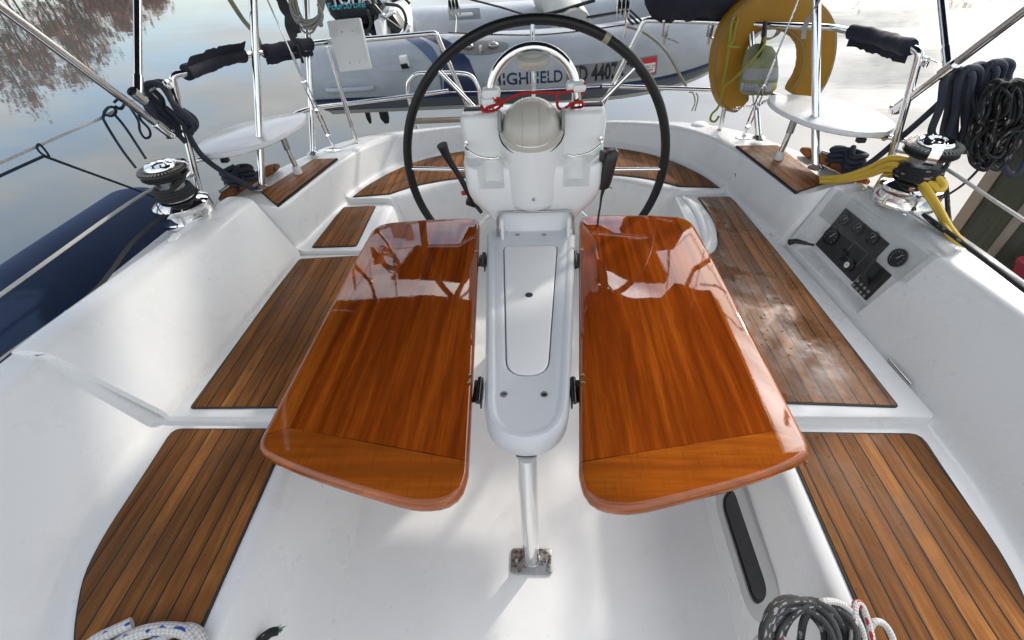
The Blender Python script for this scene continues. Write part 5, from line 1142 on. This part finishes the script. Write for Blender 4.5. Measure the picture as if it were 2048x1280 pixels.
# swim ladder hoop behind the wheel
def ladder():
    t = thing('swim_ladder', 'folded steel swim ladder hoop standing behind the stern coaming', 'ladder', (-.5, 2.85, .5))
    y = 2.86; p = [V(838, 275, y), V(815, 185, y), V(816, 165, y), V(830, 150, y), V(850, 147, y), V(920, 147, y), V(945, 155, y), V(958, 178, y), V(964, 240, y)]
    mb = MB(); mb.tube(smooth([p[0], p[1]], 2)+smooth(p[2:8], 5)+[p[8]], .0125, 12); obj('hoop', mb, STEEL, t)
    a, b = V(828, 243, y-.02), V(925, 238, y-.02); mb = MB(); mb.box((a+b)/2, ((b-a).length, .05, .022), None, .006); obj('tread', mb, WOODP, t)
ladder()

# ------------------------------------------------------------------ inflatable dinghy on the davits, with its outboard
YD = 3.36
def dinghy():
    t = thing('dinghy', 'grey and navy inflatable dinghy slung across the stern on davits', 'dinghy', (0, 3.9, .75))
    axis = [Vector((-1.50, YD+.03, .735)), Vector((-1.40, YD+.015, .742)), Vector((-1.2, YD, .748)), Vector((-.6, YD, .750)), Vector((0, YD, .752)), Vector((.45, YD, .765)), Vector((.80, YD+.03, .795)), Vector((1.08, YD+.12, .845)), Vector((1.32, YD+.27, .915)), Vector((1.50, YD+.50, .985))]
    ax = smooth(axis, 6); n = len(ax); rad = lambda i: .208*min(1, .36+ (i/(n-1))*9.5)**.6 if i < n*.10 else .208*(1-.12*max(0, (i/(n-1)-.75))*4)
    fr = []
    for i, p in enumerate(ax):
        T = (ax[min(i+1, n-1)]-ax[max(i-1, 0)]).normalized(); o = Vector((T.y, -T.x, 0)).normalized(); z = o.cross(T); z = z if z.z > 0 else -z; fr.append((p, o, z))
    def P(q, ang, k=0.0):                    # q along 0..1, ang from the outward horizontal (towards the camera), k lift
        i = q*(n-1); a = min(int(i), n-2); f = i-a; p = fr[a][0].lerp(fr[a+1][0], f); o = fr[a][1].lerp(fr[a+1][1], f); z = fr[a][2].lerp(fr[a+1][2], f); r = rad(a)*(1-f)+rad(a+1)*f+k
        return p+o*r*math.cos(ang)+z*r*math.sin(ang)
    mb = MB(); m = 48
    mb.stack([[P(i/(n-1), 2*PI*j/m) for j in range(m)] for i in range(n)])
    far = [Vector((p.x, 2*(YD+.86)-p.y, p.z+.05)) for p in ax]
    tb = obj('tube', mb, TUBE, t, 60)
    mb = MB(); mb.stack([[Vector((p.x, 2*(YD+.62)-p.y, p.z)) for p in [P(i/(n-1), 2*PI*j/m) for j in range(m)]] for i in range(n)]); ft_ = obj('tube', mb, TUBE, t, 60)
    def strip(q0, q1, a0, a1, m_, name, k=.003, par=tb, nq=40, na=6, taper=False):
        mb = MB(); g = []
        for i in range(nq+1):
            q = q0+(q1-q0)*i/nq; A0, A1 = (a0(q), a1(q)) if callable(a0) else (a0, a1); g.append([P(q, A0+(A1-A0)*j/na, k) for j in range(na+1)]+[P(q, A1+(A0-A1)*j/na, k-.0045) for j in range(na+1)])
        mb.stack(g); return obj(name, mb, m_, par, 50)
    strip(.0, 1, R(-32), R(-26), TNAVY, 'navy_stripe', .006); strip(.0, 1, R(-62), R(-32), TDARK, 'rubbing_strake', .004); strip(0, 1, R(-66), R(-62), TNAVY, 'lower_stripe', .006)
    # wave-shaped navy flashes
    c0 = lambda a: .245+.075*((1.2-a)/1.7)
    def flash(rowsL, name, ma):
        mb = MB(); g = []
        for i in range(25):
            f = i/24; a = R(84)-(R(84)+R(27))*f; x0 = lerp(f, [(r[0], r[1]) for r in rowsL]); x1 = lerp(f, [(r[0], r[2]) for r in rowsL]); qa, qb = findq(x0, 0, a), findq(x1, 0, a)
            g.append([P(qa+(qb-qa)*j/8, a, .0025) for j in range(9)]+[P(qa+(qb-qa)*(8-j)/8, a, -.003) for j in range(9)])
        mb.stack(g); obj(name, mb, ma, tb, 60)
    def findq(px, py, ang):
        lo, hi = 0.0, 1.0
        for _ in range(22):
            m_ = (lo+hi)/2
            if PX(P(m_, ang)) < px: lo = m_
            else: hi = m_
        return lo
    flash([(0, 806, 832), (.3, 838, 866), (.5, 862, 880), (.7, 878, 885), (1, 884, 886)], 'flash', TNAVY2); flash([(0, 842, 872), (.25, 878, 906), (.5, 885, 938), (.75, 888, 953), (1, 888, 959)], 'flash', TNAVY)
    # lettering plate, registration plate, sticker
    def uvp(q0, a0):
        def f(x, y, k=.0): return P(q0+x/ (ax_len), a0+y/.208, .0035+k)
        return f
    ax_len = sum((b-a).length for a, b in zip(ax, ax[1:]))
    def plate(q0, q1, ang, h, m_, name, k=.002):
        mb = MB(); g = []
        for i in range(25):
            q = q0+(q1-q0)*i/24; g.append([P(q, ang+h*(j/6-.5), k) for j in range(7)]+[P(q, ang+h*((6-j)/6-.5), k-.004) for j in range(7)])
        mb.stack(g); return obj(name, mb, m_, tb)
    aH = R(-5); q0, q1 = findq(978, 157, aH), findq(1127, 153, aH); plate(q0, q1, aH, R(31), TPATCH, 'name_plate'); qc = (q0+q1)/2; f = uvp(qc, aH)
    ob = obj('lettering', text_mesh('HIGHFIELD', .098, lambda x, y, z: f(x, y, .0006), squeeze=.64, bold=.0014), LETTER, tb); thicken(ob)
    aM = R(-4); q2, q3 = findq(1133, 155, aM), findq(1314, 135, aM); pl = plate(q2, q3, aM, R(31), PLATE, 'number_plate', .0045); qc = findq(1205, 0, aM); f2 = uvp(qc, aM); ob = obj('lettering', text_mesh('MD 4407 CP', .122, lambda x, y, z: f2(x, y, .0032), squeeze=.545, bold=.004), INK, tb); thicken(ob)
    q4, q5 = findq(1284, 135, aM), findq(1312, 135, aM); plate(q4, q5, R(-3), R(25), RINK, 'sticker', .006); plate(q4+.002, q5-.002, R(-6), R(15), WINK, 'sticker_field', .0072)
    f3 = uvp((q4+q5)/2, R(-3)); mb = text_mesh('DEC 31', .021, lambda x, y, z: f3(x, y-.002, .0056)); text_mesh('2024', .021, lambda x, y, z: f3(x, y-.022, .0056), mb=mb); thicken(obj('lettering', mb, INK, tb))
    # handle, valve, D-ring patch, fittings
    qh = findq(690, 152, R(-8)); mb = MB(); mb.stack([[P(qh+.055*math.cos(b)*s1, R(-8)+R(17)*math.sin(b)*s1, k) for b in [2*PI*j/32 for j in range(32)]] for s1, k in ((1.0, .0), (1.0, .0035), (.9, .0055))]); hp = obj('handle_patch', mb, TPATCH, tb)
    mb = MB(); mb.tube(smooth([P(qh-.042, R(-8), .006), P(qh-.03, R(-8), .022), P(qh, R(-8), .026), P(qh+.03, R(-8), .022), P(qh+.042, R(-8), .006)], 6), .016, 12); obj('handle', mb, TPATCH, hp)
    qv = findq(804, 110, R(28)); mb = MB(); mb.stack([[P(qv+.024*x, R(28)+R(12)*y, k) for x, y in rounded([(-1, -1), (1, -1), (1, 1), (-1, 1)], .2, 3)] for k in (0, .003)]); vp = obj('strap_patch', mb, TPATCH, tb)
    mb = MB(); c = P(qv+.004, R(28), .03); mb.lathe([(.034, -.022), (.034, .022), (.028, .022), (.028, -.022)], c, (1, .1, .1), 24, cap=False); o_ = obj('strap_ring', mb, WINK, vp)
    mb = MB(); mb.lathe([(.0346, -.0225), (.0346, .021)], c+Vector((0, -.001, -.006)), (1, .1, .1), 24, cap=False); mb.v = [v for v in mb.v]; mb.f = [fc for fc in mb.f if all(mb.v[i][2] < c.z+.004 for i in fc)]; mb.mi = [0]*len(mb.f); obj('strap_band', mb, BLACK, vp)
    qf = findq(962, 96, R(48)); mb = MB(); mb.stack([[P(qf+.032*math.cos(b)*s1, R(48)+R(13)*math.sin(b)*s1, k) for b in [2*PI*j/28 for j in range(28)]] for s1, k in ((1, 0), (1, .004), (.9, .006))]); fp = obj('fitting_patch', mb, GREYP, tb)
    mb = MB()
    for e in (-.014, .014): mb.ball(P(qf+e, R(48), .012), (.035, .022, .020), 12)
    mb.box(P(qf, R(40), .022), (.02, .012, .05), None, .004); obj('rowlock', mb, DULL, fp)
    # carrying handle on the far tube's inner side
    mb = MB(); c = V(929, 28, 4.33); mb.box(c, (.26, .012, .085), Matrix.Rotation(.3, 3, 'X'), .005); pp = obj('handle_patch', mb, TPATCH, ft_); mb = MB(); mb.tube(smooth([c+Vector((-.06, -.012, -.004)), c+Vector((-.05, -.035, 0)), c+Vector((.05, -.035, 0)), c+Vector((.06, -.012, -.004))], 5), .014, 10); obj('handle', mb, WHITEP, pp)
    # hull and floor
    mb = MB(); g = []
    for i in range(0, n, 2):
        q = i/(n-1); a = P(q, R(-66), .0); b = Vector((a.x, 2*(YD+.62)-a.y, a.z)); mid = (a+b)/2; dz = .13*min(1, .4+q*6)*(1-.6*max(0, q-.6)/.4)
        g.append([a, a.lerp(mid, .12)+Vector((0, 0, -.055)), a.lerp(mid, .35)+Vector((0, 0, -dz*.75)), mid+Vector((0, 0, -dz*1.1)), b.lerp(mid, .35)+Vector((0, 0, -dz*.75)), b.lerp(mid, .12)+Vector((0, 0, -.055)), b])
    mb.stack(g, True, True, closed=False); obj('hull', mb, HULLM, t, 30)
    mb = MB(); mb.box((-.1, YD+.62, .66), (2.3, 1.0, .02), None, .004); obj('floor', mb, TDARK, t)
    mb = MB(); mb.box((-1.02, YD+.62, .82), (.05, .95, .42), None, .015); obj('transom', mb, WHITEP, t)
    # rolled white seat bag lying across
    mb = MB(); mb.tube([(.28, YD+.12, .93), (.22, YD+.45, .99), (.16, YD+.80, 1.02), (.12, YD+1.15, 1.00)], lambda k: .115+.01*math.sin(k*7), 20); obj('seat_cover', mb, BAGW, t)
    for d in (-.05, 0, .05):
        mb = MB(); mb.tube([P(.62+d*.2, R(70), .002), P(.60+d*.2, R(95), .05), Vector((.16+d, YD+.25, .95))], .007, 6); obj('lifting_strap', mb, BLACK, t)
def thicken(o):
    md = o.modifiers.new('thickness', 'SOLIDIFY'); md.thickness = .0012; md.offset = 0
HULLM = m_plain('cream_hull', (0.60, 0.585, 0.53), 0.4, 0.08); TNAVY2 = m_plain('slate_hypalon', (0.10, 0.14, 0.24), 0.45); BAGW = m_plain('stained_white_vinyl', (0.52, 0.515, 0.48), 0.6, 0.12, 12, .4)
dinghy()
def outboard():
    t = thing('outboard_motor', 'black four stroke outboard motor tilted on the dinghy transom', 'outboard motor', (-1.3, 3.95, .9))
    y = 3.86; c = V(722, 8, y); rg = []
    for k, (h, w, d) in enumerate(((-.115, .10, .10), (-.10, .15, .14), (-.04, .185, .165), (.10, .20, .175), (.22, .195, .17), (.30, .165, .145), (.335, .09, .08))):
        rg.append([c+Vector((w*1.05*math.copysign(abs(math.cos(a))**.5, math.cos(a))-.02-.10*h, d*math.copysign(abs(math.sin(a))**.5, math.sin(a)), h)) for a in [2*PI*j/36 for j in range(36)]])
    mb = MB(); mb.stack(rg); cw = obj('cowl', mb, BLACKG, t, 60)
    yf = c.y-.172; a = V(663, 8, yf); mb = text_mesh('TOHATSU', .105, lambda x, yy, z: Vector((V(662, 1, yf).x+x*.95, yf-.016, V(662, 1, yf).z+yy+x*.02)), align='LEFT', bold=.003); thicken(obj('lettering', mb, WINK, cw))
    mb = text_mesh('FourStroke', .058, lambda x, yy, z: Vector((V(657, 15, yf).x+x+yy*.2, yf-.016, V(657, 14, yf).z+yy+x*.03)), align='LEFT', bold=.001); thicken(obj('lettering', mb, CINK, cw))
    # lower cowl, clamp bracket, tiller, hoses
    mb = MB(); q = V(715, 62, y); mb.box(q, (.34, .28, .10), Matrix.Rotation(.10, 3, 'Y'), .03); mb.box(V(690, 92, y+.05), (.16, .14, .22), Matrix.Rotation(.25, 3, 'Y'), .03); obj('lower_cowl', mb, BLACK, t)
    mb = MB(); mb.box(V(790, 55, 3.78), (.13, .16, .17), Matrix.Rotation(-.5, 3, 'Y'), .02); mb.box(V(765, 38, 3.74), (.10, .1, .09), Matrix.Rotation(.3, 3, 'Y'), .02); mb.tube([V(745, 10, 3.66), V(770, 40, 3.66), V(800, 62, 3.66)], .022, 10); br = obj('clamp_bracket', mb, BLACK, t)
    mb = MB()
    for q in (((770, 8, 3.62), (800, 14, 3.6), (812, 40, 3.6), (806, 70, 3.62)), ((735, 20, 3.66), (742, 45, 3.62), (735, 66, 3.6)), ((785, 2, 3.64), (806, -4, 3.6), (820, 8, 3.6))): mb.tube(smooth([V(*p) for p in q], 6), .010, 8)
    obj('hose', mb, BLACKR, t)
    mb = MB(); mb.tube([V(768, 34, 3.6), V(790, 22, 3.6)], .014, 10); mb.box(V(808, 62, 3.62), (.13, .03, .03), Matrix.Rotation(-.7, 3, 'Y'), .006); mb.lathe([(.022, -.02), (.022, .02)], V(765, 34, 3.58), (0, 1, 0), 14); mb.tube([V(735, 66, 3.58), V(741, 70, 3.58), V(745, 78, 3.58)], .008, 8); obj('tiller_bolt', mb, STEEL, t)
    mb = MB()
    for px in (737, 769):
        p = V(px, 234, 3.55); w = .018 if px < 750 else .035; mb.stack([[p+Vector((-w, -.012, .12)), p+Vector((w, -.012, .12)), p+Vector((w, .012, .12)), p+Vector((-w, .012, .12))], [p+Vector((-w*.9, -.008, -.01)), p+Vector((w, -.008, -.01)), p+Vector((w, .008, -.01)), p+Vector((-w*.9, .008, -.01))], [p+Vector((-w*.2, -.003, -.05)), p+Vector((w*.7, -.003, -.045)), p+Vector((w*.7, .003, -.045)), p+Vector((-w*.2, .003, -.05))]])
    obj('skeg', mb, BLACK, t)
BLACKG = mat('gloss_black', (0.012, 0.012, 0.013), 0.18, Coat_Weight=0.5)
outboard()
def tackle(px, y, label):
    t = thing('tackle_block', label, 'pulley', V(px, 20, y), 'davit tackles')
    mb = MB()
    for k in (-.022, 0, .022): mb.lathe([(.030, -.008), (.022, 0), (.030, .008)], V(px, 8, y)+Vector((k, 0, 0)), (1, 0, .2), 18)
    obj('sheave', mb, BLACK, t)
    mb = MB(); c = V(px, 12, y)
    for k in (-.033, -.011, .011, .033): mb.box(c+Vector((k, 0, .0)), (.004, .05, .095), None, .001)
    mb.tube([V(px+4, 22, y), V(px+6, 40, y), V(px+4, 62, y), V(px+2, 74, y)], .006, 8); obj('cheek', mb, STEEL, t)
    mb = MB()
    for e in (-5, 0, 5): mb.tube([V(px+e*2-6, -60, y), V(px+e, 10, y)], .0045, 6)
    obj('fall', mb, R_TAN, t)
tackle(908, 3.45, 'triple pulley block hanging over the outboard motor end of the dinghy'); tackle(1246, 3.05, 'pulley block with flecked line over the numbered end of the dinghy')
# painter across the tube, black strap lines
mb = MB(); mb.tube(smooth([V(1252, 52, 3.22), V(1290, 66, 3.16), V(1330, 100, 3.14), V(1360, 150, 3.18), V(1372, 172, 3.25)], 6), .0085, 8); mb.tube(smooth([V(1378, 185, 3.2), V(1386, 186, 3.2), V(1390, 205, 3.2), V(1383, 222, 3.2)], 5), .004, 6); mb.tube(smooth([V(1392, 186, 3.2), V(1396, 196, 3.2), V(1390, 222, 3.2)], 5), .004, 6)
single('painter_rope', mb, R_TAN, 'grey flecked rope lying over the bow tube of the dinghy', 'rope')
mb = MB(); mb.tube([V(1190, 0, 3.5), V(1120, 22, 3.5), V(1065, 34, 3.5)], .011, 8); mb.tube([V(1065, 34, 3.5), V(1000, 14, 3.5), V(930, -4, 3.5)], .006, 8); single('lashing_strap', mb, BLACK, 'black lashing strap stretched across the dinghy above the wheel', 'strap')
# grey line coil and black strap bundle by the poles
mb = MB(); rnd = random.Random(8)
for k in range(11):
    c = V(614+rnd.uniform(-4, 4), 2+rnd.uniform(-4, 4), 2.20+.006*k); a0 = rnd.uniform(-.3, .3); rx = .062+rnd.uniform(-.014, .012); rz = .090+rnd.uniform(-.02, .02)
    mb.tube([c+Vector((rx*math.cos(a)+.02*math.sin(a), .01*math.sin(a+k), rz*math.sin(a))) for a in [2*PI*j/30 for j in range(30)]], .0042, 6, closed=True)
mb.tube(smooth([V(635, 8, 2.18), V(645, 30, 2.18), V(640, 48, 2.18)], 5), .006, 6); mb.ball(V(641, 48, 2.18), .012, 10)
single('line_coil', mb, R_LGREY, 'coil of light grey line hung on the pole next to the outboard motor', 'rope coil')
mb = MB(); rnd = random.Random(14)
for k in range(5):
    p = [V(548+rnd.uniform(0, 26), -8, 2.22), V(566+rnd.uniform(-4, 14), 22, 2.20), V(580+rnd.uniform(-8, 16), 50, 2.19), V(588+rnd.uniform(-4, 10), 72+rnd.uniform(-10, 12), 2.18)]
    P = smooth(p, 6); w = .012; mb.stack([[q+Vector((-w, 0, 0)), q+Vector((w, .004, .004)), q+Vector((w, .008, .004)), q+Vector((-w, .004, 0))] for q in P])
mb.tube(smooth([V(594, 90, 2.30), V(600, 108, 2.30), V(606, 126, 2.30)], 4), .007, 6); single('strap_bundle', mb, BLACKR, 'bundle of black webbing straps hanging beside the grey line coil', 'straps')
mb = MB(); P = smooth([V(455, -6, 2.0), V(485, 40, 2.12), V(512, 72, 2.17), V(522, 96, 2.19)], 6); mb.stack([[q+Vector((-.008, 0, 0)), q+Vector((.008, .003, .006)), q+Vector((.008, .006, .006)), q+Vector((-.008, .003, 0))] for q in P]); single('webbing_strap', mb, m_plain("tan_webbing", (0.36, 0.34, 0.24), 0.8, 0.2), 'tan webbing strap slanting down to the short navy rail pad', 'strap')
TANW2 = None

# ------------------------------------------------------------------ ropes at the companionway
def pile(name, m, label, c, rx, ry, r, turns, seed, dz=.012, z0=None, squash=1.0, grp=None):
    rnd = random.Random(seed); mb = MB(); z0 = zS+r if z0 is None else z0
    for k in range(turns):
        a0 = rnd.uniform(0, 6.3); kx = rx*rnd.uniform(.75, 1.08); ky = ry*rnd.uniform(.72, 1.08); cc = Vector((c[0]+rnd.uniform(-.02, .02), c[1]+rnd.uniform(-.015, .015), z0+dz*k))
        mb.tube([cc+Vector((kx*math.cos(a), ky*math.sin(a), .012*math.sin(2*a+a0)+rnd.uniform(-.0008, .0008))) for a in [2*PI*j/44 for j in range(44)]], r, 10, closed=True)
    return mb
q = G(270, 1262, zS); mb = MB()
p1 = [G(90, 1300, zS+.03), G(175, 1272, zS+.04), G(225, 1256, zS+.045), G(262, 1243, zS+.045), G(266, 1252, zS+.038)]
mb.tube(smooth([G(140, 1330, zS+.02), G(185, 1285, zS+.03), G(225, 1264, zS+.035), G(256, 1250, zS+.04), G(264, 1246, zS+.04)], 6), .0122, 12)
mb.tube(smooth([G(180, 1340, zS+.02), G(235, 1290, zS+.03), G(280, 1266, zS+.035), G(330, 1258, zS+.035), G(375, 1266, zS+.03), G(395, 1300, zS+.02), G(400, 1345, zS+.012)], 7), .0138, 12)
mb.tube(smooth([G(290, 1300, zS+.012), G(335, 1268, zS+.02), G(370, 1258, zS+.026), G(396, 1268, zS+.024), G(412, 1300, zS+.012)], 7), .0125, 12)
mb.tube(smooth([G(200, 1350, zS+.01), G(250, 1315, zS+.016), G(310, 1300, zS+.018), G(360, 1320, zS+.012)], 7), .0125, 12)
single('rope_coil', mb, R_WB, 'coil of white rope with blue flecks on the darker fore seat', 'rope coil')
mb = MB(); A = Vector((G(540, 1268, .30))); mb.tube(smooth([G(505, 1310, .28), G(522, 1282, .30), G(540, 1266, .31), G(556, 1262, .31)], 6), lambda k: .013-.004*k, 12); rt = None
t = thing('rope_end', 'black whipped rope end with frayed tip rising from the riser of the darker fore seat', 'rope end', A); obj('rope', mb, R_BLACK, t)
mb = MB(); rnd = random.Random(6); b = G(556, 1262, .31)
for k in range(16): mb.tube([b, b+Vector((rnd.uniform(.0, .016), rnd.uniform(-.004, .012), rnd.uniform(-.004, .010)))], .0009, 4)
obj("frayed_tip", mb, m_plain("frayed_fibre", (0.05, 0.16, 0.11), 0.9, 0.8), t)
FRAYX = None
# grey coil with the white and red rope, on the sunlit seat
mb = MB(); rnd = random.Random(33)
for k in range(12):
    f = k/11; c = G(1600+rnd.uniform(-14, 14), 1290+rnd.uniform(-8, 10), .44); w = .080+rnd.uniform(-.014, .014); h = .062+rnd.uniform(-.012, .014); ang = R(35+rnd.uniform(-14, 14))
    u = Vector((math.cos(ang), math.sin(ang)*.8, .15)); v = Vector((-math.sin(ang)*.7, math.cos(ang), .35)).normalized(); o = Vector((0.012*math.cos(k*2.1), .010*math.sin(k*1.7), -.010+.0045*k))
    mb.tube([c+o+u*w*math.cos(a)+v*h*math.sin(a) for a in [2*PI*j/36 for j in range(36)]], .0066, 10, closed=True)
mb.tube(smooth([G(1600, 1290, .40), G(1608, 1240, .47), G(1630, 1208, .50), G(1660, 1218, .50), G(1690, 1262, .46), G(1700, 1300, .42)], 7), .0070, 10)
mb.tube(smooth([G(1560, 1280, .44), G(1578, 1240, .48), G(1612, 1212, .50), G(1650, 1212, .49)], 7), .0070, 10)
single('rope_coil', mb, R_GREY, 'coil of grey flecked rope by the sunlit fore seat', 'rope coil')
mb = MB()
q = ((1490, 1330, .40), (1502, 1298, .43), (1526, 1272, .46), (1560, 1275, .46), (1590, 1300, .42), (1620, 1345, .36), (1690, 1345, .36), (1702, 1300, .45), (1707, 1262, .475), (1709, 1228, .49), (1712, 1207, .495), (1724, 1212, .49), (1738, 1250, .47), (1748, 1300, .45), (1756, 1345, .40), (1742, 1335, .40), (1732, 1310, .44), (1724, 1262, .47), (1702, 1222, .49), (1672, 1204, .50), (1640, 1207, .50), (1650, 1240, .42), (1700, 1345, .36), (1728, 1300, .44), (1740, 1258, .46), (1752, 1243, .468), (1770, 1250, .46), (1786, 1280, .45), (1794, 1330, .42))
mb.tube(smooth([G(*p) for p in q], 7), .0062, 10)
single('red_flecked_rope', mb, R_WR, 'white rope with red flecks looped over the grey rope coil', 'rope')

# ------------------------------------------------------------------ the dock: pilings, planks and a red tub
def piling(x, y, r, top, label, seed):
    rnd = random.Random(seed); rg = []
    for z in (-2.2, -1, -.4, 0, .3, .6, .9, top-.02, top):
        rg.append([Vector((x+(r if z < top else r*.92)*(1+.025*math.sin(5*a+seed)+.012*math.sin(13*a))*math.cos(a), y+(r if z < top else r*.92)*(1+.025*math.sin(4*a+seed))*math.sin(a), z)) for a in [2*PI*j/36 for j in range(36)]])
    mb = MB(); mb.stack(rg); t = thing('piling', label, 'piling', (x, y, -2), 'dock pilings'); obj('post', mb, WOOD, t, 50); return t
P1 = piling(2.30, 1.98, .19, 1.02, 'weathered dark dock piling standing behind the black rope coil', 2)
mb = MB(); mb.box((2.118, 2.085, -.1), (.03, .05, 1.9), Matrix.Rotation(.6, 3, 'Z'), .006); obj('timber_batten', mb, WOODP, P1)
mb = MB(); mb.box((2.135, 1.865, -.1), (.03, .035, 1.9), Matrix.Rotation(.7, 3, 'Z'), .006); obj('rub_strip', mb, m_plain('worn_batten', (0.19, 0.16, 0.125), .8, .35, 30, .4), P1)
def dock():
    t = thing('dock', 'dark weathered timber dock alongside the boat beyond the winch', 'dock', (2.6, 1, .1))
    for k in range(9):
        mb = MB(); mb.box((2.78, 1.60-.165*k, .10), (1.5, .15, .045), Matrix.Rotation(.004*(k % 3-1), 3, 'Z'), .005); obj('plank', mb, WOOD, t)
    mb = MB(); mb.box((2.10, .85, -.03), (.06, 1.9, .20), None, .006); obj('stringer', mb, WOOD, t)
dock()
mb = MB(); mb.stack([[Vector((2.29+dx*k, 1.57+dy*k, z)) for dx, dy in rounded([(-.22, -.14), (.22, -.14), (.22, .14), (-.22, .14)], .04, 4)] for k, z in ((.86, .125), (1.0, .30), (1.03, .31), (1.03, .325), (.96, .325), (.9, .15))], True, True); single('red_tub', mb, REDP, 'dull red plastic tub on the dark dock planks', 'tub')
